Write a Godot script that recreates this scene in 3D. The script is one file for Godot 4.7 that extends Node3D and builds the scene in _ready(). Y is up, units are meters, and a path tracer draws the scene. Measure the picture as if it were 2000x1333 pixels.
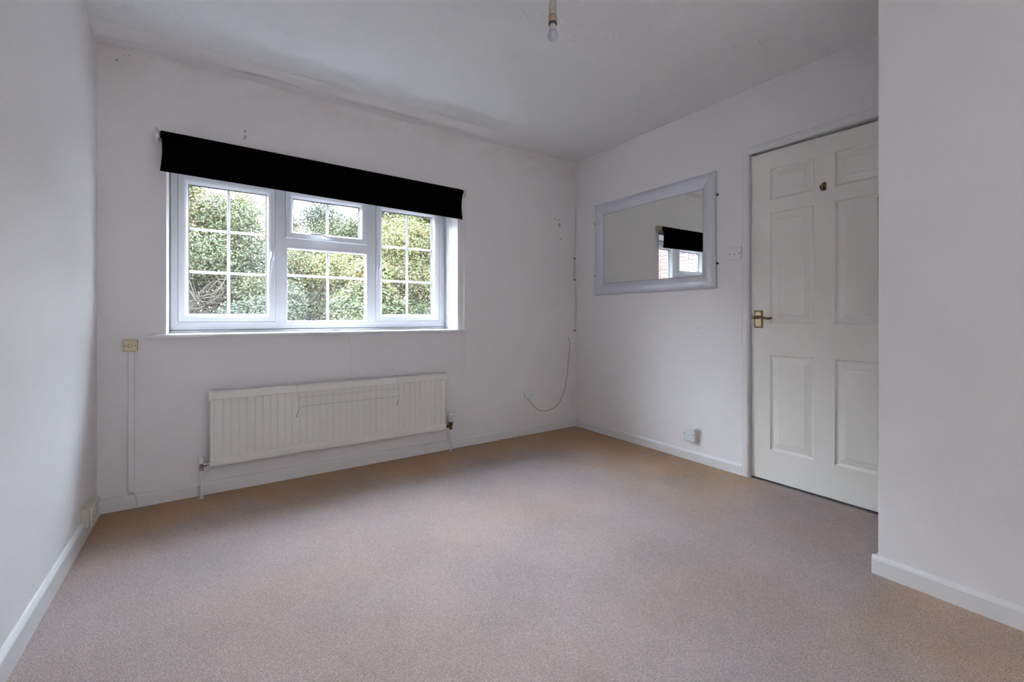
extends Node3D
# A small empty bedroom: window wall along z = 0, room towards +z, right-hand corner at x = 0. Metres, y up.

const W := 3.224        # length of the window wall
const H := 2.4
const BACK := 7.0      # wall behind the camera
const PX := -0.6214     # face of the partition
const PZ := 2.391       # its front edge

var M := {}
var names := {}
var rng := RandomNumberGenerator.new()

func _ready() -> void:
	rng.seed = 7
	# ---- camera
	var cam := Camera3D.new()
	cam.name = "camera"
	cam.position = Vector3(-2.7476, 0.9896, 3.0011)
	cam.rotation.y = -0.598223
	cam.projection = Camera3D.PROJECTION_FRUSTUM
	cam.near = 0.05
	cam.far = 200.0
	cam.size = 1333.0 / 860.7 * 0.05
	cam.frustum_offset = Vector2(0.0, -46.7 / 860.7 * 0.05)
	add_child(cam)
	cam.current = true
	# ---- sky and exposure
	var env := Environment.new()
	var sm := ProceduralSkyMaterial.new()
	sm.sky_top_color = Color(0.87, 0.935, 1.0)
	sm.sky_horizon_color = Color(0.95, 0.975, 1.0)
	sm.sky_curve = 0.2
	sm.ground_bottom_color = Color(0.35, 0.34, 0.30)
	sm.ground_horizon_color = Color(0.40, 0.40, 0.36)
	sm.sky_energy_multiplier = 1.0
	sm.ground_energy_multiplier = 1.0
	var sky := Sky.new()
	sky.sky_material = sm
	env.background_mode = Environment.BG_SKY
	env.sky = sky
	env.background_energy_multiplier = 40.0
	env.tonemap_mode = Environment.TONE_MAPPER_LINEAR
	env.tonemap_exposure = 1.64
	env.sdfgi_enabled = true
	env.ssao_enabled = true
	env.ssil_enabled = true
	var we := WorldEnvironment.new()
	we.name = "world_environment"
	we.environment = env
	add_child(we)

	materials()
	shell()
	window()
	door()
	skirtings()
	roller_blind()
	radiator()
	mirror()
	electrics()
	pendant()
	outside()

# ------------------------------------------------------------------ helpers
func lin(r: float, g: float, b: float) -> Color:
	return Color(r, g, b).linear_to_srgb()

func mat(key: String, col: Color, rough := 0.6, metal := 0.0, spec := 0.5) -> StandardMaterial3D:
	var m := StandardMaterial3D.new()
	m.resource_name = key
	m.albedo_color = col
	m.roughness = rough
	m.metallic = metal
	m.metallic_specular = spec
	M[key] = m
	return m

func begin(smooth := false) -> SurfaceTool:
	var st := SurfaceTool.new()
	st.begin(Mesh.PRIMITIVE_TRIANGLES)
	st.set_smooth_group(0 if smooth else -1)
	return st

func commit(st: SurfaceTool) -> ArrayMesh:
	st.generate_normals()
	return st.commit()

func numbered(n: String) -> String:
	if not names.has(n):
		names[n] = 0
		return n
	names[n] += 1
	return "%s_%03d" % [n, names[n]]

func put(called: String, mesh: Mesh, material: Material, parent: Node = self, at := Vector3.ZERO) -> MeshInstance3D:
	var o := MeshInstance3D.new()
	o.name = numbered(called) if parent == self else called
	if parent != self:
		var k := 0
		while parent.has_node(NodePath(o.name)):
			k += 1
			o.name = "%s_%03d" % [called, k]
	o.mesh = mesh
	o.material_override = material
	o.position = at
	parent.add_child(o, true)
	return o

func obj(called: String, st: SurfaceTool, key: String, parent: Node = self, at := Vector3.ZERO) -> MeshInstance3D:
	return put(called, commit(st), M[key], parent, at)

func tag(o: Node, label: String, category: String, group := "") -> void:
	o.set_meta("label", label)
	o.set_meta("category", category)
	if group:
		o.set_meta("group", group)

func struct(o: Node) -> Node:
	o.set_meta("kind", "structure")
	return o

func thing(called: String, at := Vector3.ZERO, turn := 0.0) -> Node3D:
	var o := Node3D.new()
	o.name = numbered(called)
	add_child(o, true)
	o.position = at
	o.rotation.y = turn
	return o

func poly(st: SurfaceTool, p: Array, out: Vector3) -> void:
	var n := Vector3.ZERO
	for i in range(1, p.size() - 1):
		n += (p[i] - p[0]).cross(p[i + 1] - p[0])
	for i in range(1, p.size() - 1):
		if n.dot(out) > 0.0:
			st.add_vertex(p[0]); st.add_vertex(p[i + 1]); st.add_vertex(p[i])
		else:
			st.add_vertex(p[0]); st.add_vertex(p[i]); st.add_vertex(p[i + 1])

func box(st: SurfaceTool, lo: Vector3, hi: Vector3, c := 0.0) -> void:
	var mid := (lo + hi) / 2.0
	for k in 3:
		var i := (k + 1) % 3
		var j := (k + 2) % 3
		for s in [-1, 1]:
			var q := []
			for e in [[-1, -1], [1, -1], [1, 1], [-1, 1]]:
				var v := Vector3.ZERO
				v[k] = hi[k] if s > 0 else lo[k]
				v[i] = hi[i] - c if e[0] > 0 else lo[i] + c
				v[j] = hi[j] - c if e[1] > 0 else lo[j] + c
				q.append(v)
			var o := Vector3.ZERO
			o[k] = s
			poly(st, q, o)
	if c <= 0.0:
		return
	for k in 3:                                    # twelve bevelled edges, running along k
		var i := (k + 1) % 3
		var j := (k + 2) % 3
		for si in [-1, 1]:
			for sj in [-1, 1]:
				var q := []
				for e in [[0, -1], [0, 1], [1, 1], [1, -1]]:
					var v := Vector3.ZERO
					v[k] = hi[k] - c if e[1] > 0 else lo[k] + c
					var ei: float = hi[i] if si > 0 else lo[i]
					var ej: float = hi[j] if sj > 0 else lo[j]
					v[i] = ei - (si * c if e[0] == 0 else 0.0)
					v[j] = ej - (sj * c if e[0] == 1 else 0.0)
					q.append(v)
				var o := Vector3.ZERO
				o[i] = si
				o[j] = sj
				poly(st, q, o)
	for sx in [-1, 1]:
		for sy in [-1, 1]:
			for sz in [-1, 1]:
				var e := Vector3(hi.x if sx > 0 else lo.x, hi.y if sy > 0 else lo.y, hi.z if sz > 0 else lo.z)
				poly(st, [e - Vector3(0, sy * c, sz * c), e - Vector3(sx * c, 0, sz * c), e - Vector3(sx * c, sy * c, 0)], Vector3(sx, sy, sz))

# a mitred rectangular ring in the xy plane, facing +z; profile = [[inset, z], ...] from the outer edge inwards
func ring(st: SurfaceTool, x0: float, y0: float, x1: float, y1: float, prof: Array, sides := [0, 1, 2, 3]) -> void:
	for k in prof.size() - 1:
		var a: Array = prof[k]
		var b: Array = prof[k + 1]
		var di: float = b[0] - a[0]
		var dz: float = b[1] - a[1]
		for s in sides:
			var inw: Vector3 = [Vector3.UP, Vector3.LEFT, Vector3.DOWN, Vector3.RIGHT][s]
			var o := inw * (-dz) + Vector3(0, 0, di)
			var c := func(pr: Array) -> Array:
				var l: float = x0 + pr[0]; var r: float = x1 - pr[0]; var d: float = y0 + pr[0]; var u: float = y1 - pr[0]
				var z: float = pr[1]
				return [[Vector3(l, d, z), Vector3(r, d, z)], [Vector3(r, d, z), Vector3(r, u, z)], [Vector3(r, u, z), Vector3(l, u, z)], [Vector3(l, u, z), Vector3(l, d, z)]][s]
			var pa: Array = c.call(a)
			var pb: Array = c.call(b)
			poly(st, [pa[0], pa[1], pb[1], pb[0]], o)

# sweep a closed profile (2D points p, mapped by u and v) from a to b, with end caps
func extrude(st: SurfaceTool, p: Array, a: Vector3, b: Vector3, u: Vector3, v: Vector3) -> void:
	var c := Vector2.ZERO
	for q in p: c += q
	c /= p.size()
	var area := 0.0
	for i in p.size():
		area += p[i].cross(p[(i + 1) % p.size()])
	for i in p.size():
		var p0: Vector2 = p[i]
		var p1: Vector2 = p[(i + 1) % p.size()]
		var n := Vector2(p1.y - p0.y, p0.x - p1.x) * signf(area)
		poly(st, [a + u * p0.x + v * p0.y, a + u * p1.x + v * p1.y, b + u * p1.x + v * p1.y, b + u * p0.x + v * p0.y], u * n.x + v * n.y)
	for e in [[a, (a - b)], [b, (b - a)]]:
		var t := Geometry2D.triangulate_polygon(PackedVector2Array(p))
		for i in range(0, t.size(), 3):
			var q := []
			for k in 3:
				var w: Vector2 = p[t[i + k]]
				q.append(e[0] + u * w.x + v * w.y)
			poly(st, q, e[1])

func tube(st: SurfaceTool, pts: Array, r: float, sides := 8, r_end := -1.0, caps := true) -> void:
	var n := pts.size()
	var rings := []
	var up := Vector3(0.31, 0.87, 0.38)
	for i in n:
		var t: Vector3 = (pts[min(i + 1, n - 1)] - pts[max(i - 1, 0)]).normalized()
		var x := up.cross(t)
		if x.length() < 0.05:
			x = Vector3(0.9, 0.1, 0.2).cross(t)
		x = x.normalized()
		var y: Vector3 = t.cross(x).normalized()
		up = y
		var rr: float = r if r_end < 0.0 else lerpf(r, r_end, float(i) / maxf(1.0, n - 1))
		var g := []
		for k in sides:
			var ang := TAU * k / sides
			g.append(pts[i] + (x * cos(ang) + y * sin(ang)) * rr)
		rings.append(g)
	for i in n - 1:
		for k in sides:
			var k2 := (k + 1) % sides
			var q := [rings[i][k], rings[i][k2], rings[i + 1][k2], rings[i + 1][k]]
			poly(st, q, (q[0] + q[1] + q[2] + q[3]) / 4.0 - (pts[i] + pts[i + 1]) / 2.0)
	if caps:
		poly(st, rings[0], pts[0] - pts[1])
		poly(st, rings[n - 1], pts[n - 1] - pts[n - 2])

func smooth_path(p: Array, steps := 6) -> Array:
	var o := []
	for i in p.size() - 1:
		var a: Vector3 = p[max(i - 1, 0)]
		var b: Vector3 = p[i]
		var c: Vector3 = p[i + 1]
		var d: Vector3 = p[min(i + 2, p.size() - 1)]
		for s in steps:
			o.append(b.cubic_interpolate(c, a, d, float(s) / steps))
	o.append(p[p.size() - 1])
	return o

# turned shape about an axis: profile = [[radius, height], ...] listed upwards
func lathe(st: SurfaceTool, prof: Array, at := Vector3.ZERO, axis := Vector3.UP, n := 24) -> void:
	var y := axis.normalized()
	var x := y.cross(Vector3(0.3, 0.2, 0.9)).normalized()
	var z := x.cross(y)
	var group := 1
	for i in prof.size() - 1:
		var r0: float = prof[i][0]
		var h0: float = prof[i][1]
		var r1: float = prof[i + 1][0]
		var h1: float = prof[i + 1][1]
		if i > 0:
			var d0 := Vector2(r0 - prof[i - 1][0], h0 - prof[i - 1][1])
			if absf(d0.angle_to(Vector2(r1 - r0, h1 - h0))) > 0.7:
				group += 1
		st.set_smooth_group(group)
		for k in n:
			var a0 := TAU * k / n
			var a1 := TAU * (k + 1) / n
			var e0 := x * cos(a0) + z * sin(a0)
			var e1 := x * cos(a1) + z * sin(a1)
			var out := ((e0 + e1) * (h1 - h0) - y * 2.0 * (r1 - r0))
			if r0 < 1e-6:
				poly(st, [at + y * h0, at + e0 * r1 + y * h1, at + e1 * r1 + y * h1], out)
			elif r1 < 1e-6:
				poly(st, [at + e0 * r0 + y * h0, at + e1 * r0 + y * h0, at + y * h1], out)
			else:
				poly(st, [at + e0 * r0 + y * h0, at + e1 * r0 + y * h0, at + e1 * r1 + y * h1, at + e0 * r1 + y * h1], out)

func noise_image(size: int, freq: float, type: int, oct := 3, sd := 1) -> Image:
	var n := FastNoiseLite.new()
	n.seed = sd
	n.noise_type = type
	n.frequency = freq
	n.fractal_octaves = oct
	if type == FastNoiseLite.TYPE_CELLULAR:
		n.cellular_return_type = FastNoiseLite.RETURN_DISTANCE
		n.fractal_type = FastNoiseLite.FRACTAL_NONE
	return n.get_seamless_image(size, size)

func artex() -> Image:                                # comb-swirled ceiling plaster, as a height map
	var s := 2048
	var h := PackedFloat32Array()
	h.resize(s * s)
	h.fill(0.0)
	var r := RandomNumberGenerator.new()
	r.seed = 11
	for f in 620:
		var c := Vector2(r.randf() * s, r.randf() * s)
		var r0 := r.randf_range(14.0, 70.0)
		var a0 := r.randf() * TAU
		var strong := r.randf_range(0.1, 0.5) if r.randf() < 0.7 else r.randf_range(0.6, 1.0)
		for k in r.randi_range(5, 12):
			var rad := r0 + k * r.randf_range(5.0, 8.0)
			var b := a0 + r.randf_range(-0.25, 0.25)
			var e := b + r.randf_range(0.3, 1.0)
			var amp := strong * r.randf_range(0.2, 1.0)
			var drift := r.randf_range(-12.0, 12.0)
			var steps := int((e - b) * rad / 0.8) + 2
			for i in steps:
				var t := float(i) / steps
				var fade := sin(PI * t)
				var rr := rad + drift * t
				var p := c + Vector2(cos(lerpf(b, e, t)), sin(lerpf(b, e, t)) * 0.8) * rr
				var ix := int(p.x) 
				var iy := int(p.y)
				var v := amp * fade
				for d in [[0, 0, 1.0], [1, 0, 0.6], [0, 1, 0.6], [-1, 0, 0.35], [0, -1, 0.35]]:
					var at := posmod(iy + d[1], s) * s + posmod(ix + d[0], s)
					h[at] = maxf(h[at], v * d[2])
	var by := PackedByteArray()
	by.resize(s * s)
	for i in s * s:
		by[i] = int(40.0 + 200.0 * h[i])
	return Image.create_from_data(s, s, false, Image.FORMAT_L8, by)

func carpet_tufts() -> Array:                          # [tone, height] of a cut pile: leaning yarn ends on a jittered grid that wraps round
	var s := 1024
	var n := 112
	var r := RandomNumberGenerator.new()
	r.seed = 23
	var h := PackedFloat32Array(); h.resize(s * s); h.fill(0.0)
	var t := PackedFloat32Array(); t.resize(s * s); t.fill(0.80)
	var pitch := float(s) / n
	for j in n:
		for i in n:
			var cx := (i + 0.5 + r.randf_range(-0.42, 0.42)) * pitch
			var cy := (j + 0.5 + r.randf_range(-0.42, 0.42)) * pitch
			var ang := r.randfn(0.6, 0.7)
			var ca := cos(ang)
			var sa := sin(ang)
			var ra := pitch * r.randf_range(0.60, 0.95)
			var rb := ra * r.randf_range(0.5, 0.75)
			var top := r.randf_range(0.45, 1.0)
			var tone := r.randf_range(0.90, 1.0)
			var reach := int(ra) + 1
			for y in range(-reach, reach + 1):
				for x in range(-reach, reach + 1):
					var u := (x * ca + y * sa) / ra
					var v := (y * ca - x * sa) / rb
					var d := u * u + v * v
					if d < 1.0:
						var z := top * (1.0 - d * d) + 0.12 * u
						var at := posmod(int(cy) + y, s) * s + posmod(int(cx) + x, s)
						if z > h[at]:
							h[at] = z
							t[at] = tone * (0.87 + 0.13 * clampf(z, 0.0, 1.0))
	var hb := PackedByteArray(); hb.resize(s * s)
	var tb := PackedByteArray(); tb.resize(s * s)
	for i in s * s:
		hb[i] = int(clampf(h[i], 0.0, 1.0) * 255.0)
		tb[i] = int(clampf(t[i], 0.0, 1.0) * 255.0)
	return [Image.create_from_data(s, s, false, Image.FORMAT_L8, tb), Image.create_from_data(s, s, false, Image.FORMAT_L8, hb)]

# ------------------------------------------------------------------ materials
func materials() -> void:
	var wall := mat("wall_paint", lin(0.870, 0.838, 0.832), 0.85, 0.0, 0.3)
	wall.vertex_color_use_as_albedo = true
	var hm := ImageTexture.create_from_image(noise_image(512, 0.045, FastNoiseLite.TYPE_SIMPLEX_SMOOTH, 3, 3))
	wall.heightmap_enabled = true
	wall.heightmap_texture = hm
	wall.heightmap_scale = 0.022
	wall.uv1_triplanar = true
	wall.uv1_world_triplanar = true
	wall.uv1_scale = Vector3.ONE * 4.5
	var ceil := mat("ceiling_artex", lin(0.87, 0.86, 0.855), 0.85, 0.0, 0.3)
	ceil.heightmap_enabled = true
	ceil.heightmap_texture = ImageTexture.create_from_image(artex())
	ceil.heightmap_scale = 0.34
	ceil.uv1_triplanar = true
	ceil.uv1_world_triplanar = true
	ceil.uv1_scale = Vector3.ONE * 0.42
	var coving := mat("coving_paint", lin(0.870, 0.838, 0.832), 0.8, 0.0, 0.3)
	coving.heightmap_enabled = true
	coving.heightmap_texture = hm
	coving.heightmap_scale = 0.07
	coving.uv1_triplanar = true
	coving.uv1_world_triplanar = true
	coving.uv1_scale = Vector3.ONE * 2.6
	var carpet := mat("carpet", Color.WHITE, 1.0, 0.0, 0.1)
	carpet.vertex_color_use_as_albedo = true
	carpet.rim_enabled = true
	carpet.rim = 0.25
	var tufts := carpet_tufts()
	carpet.albedo_texture = ImageTexture.create_from_image(tufts[0])
	carpet.heightmap_enabled = true
	carpet.heightmap_texture = ImageTexture.create_from_image(tufts[1])
	carpet.heightmap_scale = 0.30
	mat("gloss_paint", lin(0.81, 0.795, 0.79), 0.35)
	mat("door_paint", lin(0.86, 0.825, 0.77), 0.32)
	mat("upvc", lin(0.80, 0.80, 0.84), 0.28)
	mat("glazing_bar", lin(0.85, 0.86, 0.88), 0.4)
	mat("seam", lin(0.10, 0.10, 0.10), 0.8)
	var glass := mat("glass", Color(1, 1, 1, 0.06), 0.02)
	glass.transparency = BaseMaterial3D.TRANSPARENCY_ALPHA
	var cloth := mat("blackout_cloth", lin(0.0008, 0.0008, 0.0010), 0.95, 0.0, 0.0)
	cloth.rim_enabled = false
	mat("white_plastic", lin(0.74, 0.73, 0.70), 0.35)
	mat("bright_plastic", lin(0.80, 0.80, 0.81), 0.3)
	mat("aged_plastic", lin(0.62, 0.52, 0.33), 0.45)
	mat("cream_plastic", lin(0.66, 0.63, 0.54), 0.4)
	mat("radiator_enamel", lin(0.80, 0.765, 0.71), 0.35)
	mat("pipe_paint", lin(0.76, 0.75, 0.73), 0.4)
	mat("chrome", lin(0.62, 0.62, 0.62), 0.22, 1.0)
	mat("brass", lin(0.62, 0.54, 0.34), 0.30, 1.0)
	mat("old_brass", lin(0.17, 0.11, 0.045), 0.32, 1.0)
	mat("dull_brass", lin(0.15, 0.10, 0.035), 0.4, 1.0)
	mat("screw", lin(0.03, 0.03, 0.03), 0.5)
	mat("flex", lin(0.52, 0.44, 0.27), 0.5)
	mat("cord", lin(0.68, 0.66, 0.62), 0.6)
	mat("grey_cord", lin(0.30, 0.30, 0.31), 0.6)
	mat("wire", lin(0.55, 0.57, 0.57), 0.4)
	mat("rubber", lin(0.05, 0.05, 0.05), 0.7)
	mat("silver_frame", lin(0.66, 0.66, 0.71), 0.42, 0.2)
	mat("mirror_glass", lin(0.80, 0.82, 0.79), 0.0, 1.0)
	mat("bulb_opal", lin(0.50, 0.50, 0.53), 0.35)
	mat("heat_brown", lin(0.40, 0.31, 0.20), 0.5)
	mat("lamp_plastic", lin(0.55, 0.53, 0.47), 0.45)
	mat("painted", lin(0.86, 0.83, 0.825), 0.6)
	mat("filler", lin(0.55, 0.54, 0.52), 0.9)
	mat("scuff", lin(0.30, 0.28, 0.26), 0.9)
	var brick := mat("brick", Color.WHITE, 0.9)
	brick.vertex_color_use_as_albedo = true
	mat("brick_red", lin(0.092, 0.050, 0.046), 0.9)
	mat("brick_pink", lin(0.118, 0.076, 0.070), 0.9)
	mat("brick_dark", lin(0.075, 0.043, 0.040), 0.9)
	mat("mortar", lin(0.16, 0.145, 0.135), 0.95)
	var soil := mat("leaf_litter", lin(0.026, 0.019, 0.014), 1.0, 0.0, 0.12)
	soil.albedo_texture = ImageTexture.create_from_image(noise_image(256, 0.06, FastNoiseLite.TYPE_SIMPLEX, 4, 21))
	soil.uv1_triplanar = true
	soil.uv1_world_triplanar = true
	mat("bark", lin(0.009, 0.0075, 0.006), 0.95, 0.0, 0.12)
	mat("pale_bark", lin(0.034, 0.029, 0.023), 0.9, 0.0, 0.12)
	var leaf := mat("leaf", Color.WHITE, 0.5, 0.0, 0.32)
	leaf.vertex_color_use_as_albedo = true
	leaf.backlight_enabled = true
	leaf.backlight = lin(0.6, 0.6, 0.4)

# ------------------------------------------------------------------ room shell
const RX0 := -2.949     # opening in the plaster at z = 0
const RX1 := -1.202
const RY0 := 0.877
const RY1 := 1.87
const PB := 4.75       # end of the partition; the room widens again behind it
const WZ0 := 4.95      # invented window beyond the partition, added as fill light
const WZ1 := 6.90
const WY0 := 0.10
const WY1 := 2.28

func shell() -> void:
	# floor: a carpet grid, its tints laid in vertex colours (worn grey middle, unworn tan edges)
	var st := begin(true)
	var big := FastNoiseLite.new(); big.seed = 4; big.frequency = 0.9; big.fractal_octaves = 4
	var pat := FastNoiseLite.new(); pat.seed = 9; pat.frequency = 1.6; pat.fractal_octaves = 3
	var nx := 72
	var nz := 88
	var grid := []
	for j in nz + 1:
		for i in nx + 1:
			var x := lerpf(-W, 0.0, float(i) / nx)
			var z := lerpf(0.0, BACK, float(j) / nz)
			var edge := 0.42 + 0.14 * big.get_noise_2d(x * 2.0, 3.0)
			var wz := smoothstep(edge - 0.30, edge + 0.22, z + 0.10 * big.get_noise_2d(x * 3.0, z * 3.0))
			var wx := smoothstep(0.0, 1.0, -x + 0.25 * big.get_noise_2d(z * 2.0, x * 2.0))
			if z > 1.5:
				wx = lerpf(wx, 1.0, smoothstep(1.5, 1.9, z))
			if z > PZ and z < PB:
				wx = lerpf(0.45, 1.0, smoothstep(-0.05, 0.8, PX - x + 0.3 * big.get_noise_2d(z * 2.0, x * 2.0)))
			var worn := wz * lerpf(0.05, 1.0, wx)
			var tan := Vector3(0.70, 0.45, 0.265)
			var grey := Vector3(0.635, 0.515, 0.475)
			var c := tan.lerp(grey, clampf(worn, 0.0, 1.0))
			var p := pat.get_noise_2d(x, z)
			c *= 0.95 * (1.0 + 0.12 * p)
			c = c.lerp(Vector3(c.x * 0.94, c.y * 1.0, c.z * 1.06), clampf(big.get_noise_2d(x + 7.0, z * 1.3) * 1.2, -0.7, 0.7))
			grid.append([Vector3(x, 0.0, z), Color(c.x, c.y, c.z)])
	for j in nz:
		for i in nx:
			var a: int = j * (nx + 1) + i
			for k in [a, a + 1, a + nx + 2, a, a + nx + 2, a + nx + 1]:
				st.set_color(grid[k][1])
				st.set_uv(Vector2(grid[k][0].x, grid[k][0].z) / 0.43)
				st.add_vertex(grid[k][0])
	var fl := obj("floor", st, "carpet")
	struct(fl)
	st = begin()
	box(st, Vector3(-W - 0.3, -0.2, -0.36), Vector3(1.3, -0.004, BACK + 0.25))
	obj("underfloor", st, "scuff", fl)
	# ceiling
	st = begin()
	box(st, Vector3(-W - 0.3, H, -0.36), Vector3(1.3, H + 0.2, BACK + 0.25))
	struct(obj("ceiling", st, "ceiling_artex"))
	# coving strip along the window wall: fades out towards the right corner
	st = begin(true)
	var prof := [[0.180, 0.0006], [0.160, -0.003], [0.143, -0.010], [0.128, -0.019], [0.112, -0.0245], [0.090, -0.0255], [0.045, -0.022], [0.010, -0.018], [0.0, -0.022]]
	var n := 40
	for i in n:
		var q := []
		for e in 2:
			var x := lerpf(-W, 0.0, float(i + e) / n)
			var k := 1.0 - 0.92 * smoothstep(-1.1, -0.15, x)
			k *= 1.0 + 0.18 * sin(x * 3.1) * 0.5
			var row := []
			for p in prof:
				row.append(Vector3(x, H + p[1] * k * (1.35 if p[1] < 0.0 else 1.0), p[0]))
			q.append(row)
		for k in prof.size() - 1:
			poly(st, [q[0][k], q[1][k], q[1][k + 1], q[0][k + 1]], Vector3(0, -1, 0.3))
	struct(obj("trim_2", st, "coving_paint"))
	# window wall, with the opening; faint stains near the top corners in its vertex colours
	st = begin()
	var xs := []
	var ys := []
	for i in 73: xs.append(-W - 0.25 + i * (W + 0.25 + 0.12) / 72.0)
	for i in 49: ys.append(i * H / 48.0)
	for v in [RX0, RX1]: xs.append(v)
	for v in [RY0, RY1]: ys.append(v)
	xs.sort(); ys.sort()
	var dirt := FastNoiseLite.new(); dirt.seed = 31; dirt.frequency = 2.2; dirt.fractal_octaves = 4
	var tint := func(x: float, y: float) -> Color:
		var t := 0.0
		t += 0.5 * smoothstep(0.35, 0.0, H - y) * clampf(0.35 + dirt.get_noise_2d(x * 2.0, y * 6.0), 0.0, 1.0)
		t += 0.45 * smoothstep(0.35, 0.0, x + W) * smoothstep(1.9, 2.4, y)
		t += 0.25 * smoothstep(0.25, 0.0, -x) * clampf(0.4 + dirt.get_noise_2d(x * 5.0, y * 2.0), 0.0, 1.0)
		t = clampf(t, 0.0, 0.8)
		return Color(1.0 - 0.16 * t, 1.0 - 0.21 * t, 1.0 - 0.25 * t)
	for i in xs.size() - 1:
		for j in ys.size() - 1:
			var x0: float = xs[i]; var x1: float = xs[i + 1]; var y0: float = ys[j]; var y1: float = ys[j + 1]
			if x1 - x0 < 1e-5 or y1 - y0 < 1e-5:
				continue
			var cx := (x0 + x1) / 2.0
			var cy := (y0 + y1) / 2.0
			if cx > RX0 and cx < RX1 and cy > RY0 and cy < RY1:
				continue
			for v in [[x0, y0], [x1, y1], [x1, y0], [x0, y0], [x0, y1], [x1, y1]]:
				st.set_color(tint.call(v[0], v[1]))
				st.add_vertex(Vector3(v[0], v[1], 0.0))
	st.set_color(Color.WHITE)
	var ix0 := RX0
	var ix1 := RX1
	var iy0 := RY0
	var iy1 := RY1
	var f := [[RX0, RY0], [RX1, RY0], [RX1, RY1], [RX0, RY1]]
	var m := [[ix0, iy0], [ix1, iy0], [ix1, iy1], [ix0, iy1]]
	for k in 4:
		var k2 := (k + 1) % 4
		var inn: Vector3 = [Vector3.UP, Vector3.LEFT, Vector3.DOWN, Vector3.RIGHT][k]
		poly(st, [Vector3(f[k][0], f[k][1], 0), Vector3(f[k2][0], f[k2][1], 0), Vector3(m[k2][0], m[k2][1], -0.13), Vector3(m[k][0], m[k][1], -0.13)], inn)
		poly(st, [Vector3(m[k][0], m[k][1], -0.13), Vector3(m[k2][0], m[k2][1], -0.13), Vector3(m[k2][0], m[k2][1], -0.36), Vector3(m[k][0], m[k][1], -0.36)], inn)
	var bx0 := -W - 0.25
	var bx1 := 0.12
	poly(st, [Vector3(bx0, -0.2, -0.36), Vector3(ix0, -0.2, -0.36), Vector3(ix0, H + 0.2, -0.36), Vector3(bx0, H + 0.2, -0.36)], Vector3.FORWARD)
	poly(st, [Vector3(ix1, -0.2, -0.36), Vector3(bx1, -0.2, -0.36), Vector3(bx1, H + 0.2, -0.36), Vector3(ix1, H + 0.2, -0.36)], Vector3.FORWARD)
	poly(st, [Vector3(ix0, -0.2, -0.36), Vector3(ix1, -0.2, -0.36), Vector3(ix1, iy0, -0.36), Vector3(ix0, iy0, -0.36)], Vector3.FORWARD)
	poly(st, [Vector3(ix0, iy1, -0.36), Vector3(ix1, iy1, -0.36), Vector3(ix1, H + 0.2, -0.36), Vector3(ix0, H + 0.2, -0.36)], Vector3.FORWARD)
	var wb := obj("wall_back", st, "wall_paint")
	struct(wb)
	# screw holes, filler patches and a hairline crack in the plaster
	for p in [[-2.586, 2.075, 0.006, "scuff"], [-2.586, 2.043, 0.010, "filler"], [-2.592, 2.028, 0.006, "filler"], [-0.249, 1.856, 0.010, "filler"], [-0.200, 1.850, 0.007, "scuff"], [-0.196, 1.806, 0.018, "filler"], [-0.172, 1.683, 0.011, "filler"], [-3.150, 2.305, 0.005, "scuff"], [-3.10, 2.345, 0.003, "scuff"], [-3.118, 2.338, 0.003, "filler"], [-0.088, 0.799, 0.006, "screw"]]:
		st = begin()
		var ring_pts := []
		for k in 9:
			var rr: float = p[2] * rng.randf_range(0.7, 1.1)
			ring_pts.append(Vector3(p[0] + rr * cos(TAU * k / 9), p[1] + rr * 1.25 * sin(TAU * k / 9), 0.0008))
		poly(st, ring_pts, Vector3.BACK)
		obj("plaster_mark", st, p[3], wb)
	st = begin()
	tube(st, smooth_path([Vector3(-2.004, 0.87, 0), Vector3(-1.998, 0.83, 0), Vector3(-1.985, 0.76, 0), Vector3(-1.991, 0.69, 0), Vector3(-1.984, 0.62, 0), Vector3(-1.986, 0.58, 0)], 4), 0.0009, 4)
	obj("plaster_crack", st, "filler", wb)
	# left wall, wall behind the camera; an invented window, unseen behind the partition, added to brighten the room
	st = begin()
	box(st, Vector3(-W - 0.25, -0.2, 0.0), Vector3(-W, H + 0.1, BACK + 0.2))
	struct(obj("wall_left", st, "wall_paint"))
	st = begin()
	box(st, Vector3(-W - 0.25, -0.2, BACK), Vector3(1.3, H + 0.1, BACK + 0.25))
	struct(obj("wall_front", st, "wall_paint"))
	var w2 := thing("window_2", Vector3(0, 0, (WZ0 + WZ1) / 2.0), -PI / 2)
	struct(w2)
	var hw := (WZ1 - WZ0) / 2.0
	st = begin()
	ring(st, -hw, WY0, hw, WY1, [[0.0, -0.10], [0.0, -0.05], [0.003, -0.047], [0.040, -0.047], [0.048, -0.065], [0.048, -0.10]])
	obj("window_frame", st, "upvc", w2)
	st = begin()
	poly(st, [Vector3(-hw + 0.04, WY0 + 0.04, -0.07), Vector3(hw - 0.04, WY0 + 0.04, -0.07), Vector3(hw - 0.04, WY1 - 0.04, -0.07), Vector3(-hw + 0.04, WY1 - 0.04, -0.07)], Vector3.BACK)
	obj("pane", st, "glass", w2)
	# right wall with the doorway
	st = begin()
	box(st, Vector3(0, -0.2, -0.36), Vector3(0.12, H + 0.1, 1.575))
	box(st, Vector3(0, 1.998, 1.575), Vector3(0.12, H + 0.1, 2.374))
	box(st, Vector3(0, -0.2, 2.374), Vector3(0.12, H + 0.1, WZ0))
	box(st, Vector3(0, -0.2, WZ1), Vector3(0.12, H + 0.1, BACK + 0.1))
	box(st, Vector3(0, -0.2, WZ0), Vector3(0.12, WY0, WZ1))
	box(st, Vector3(0, WY1, WZ0), Vector3(0.12, H + 0.1, WZ1))
	var wr := obj("wall_right", st, "wall_paint")
	struct(wr)
	st = begin()
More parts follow.
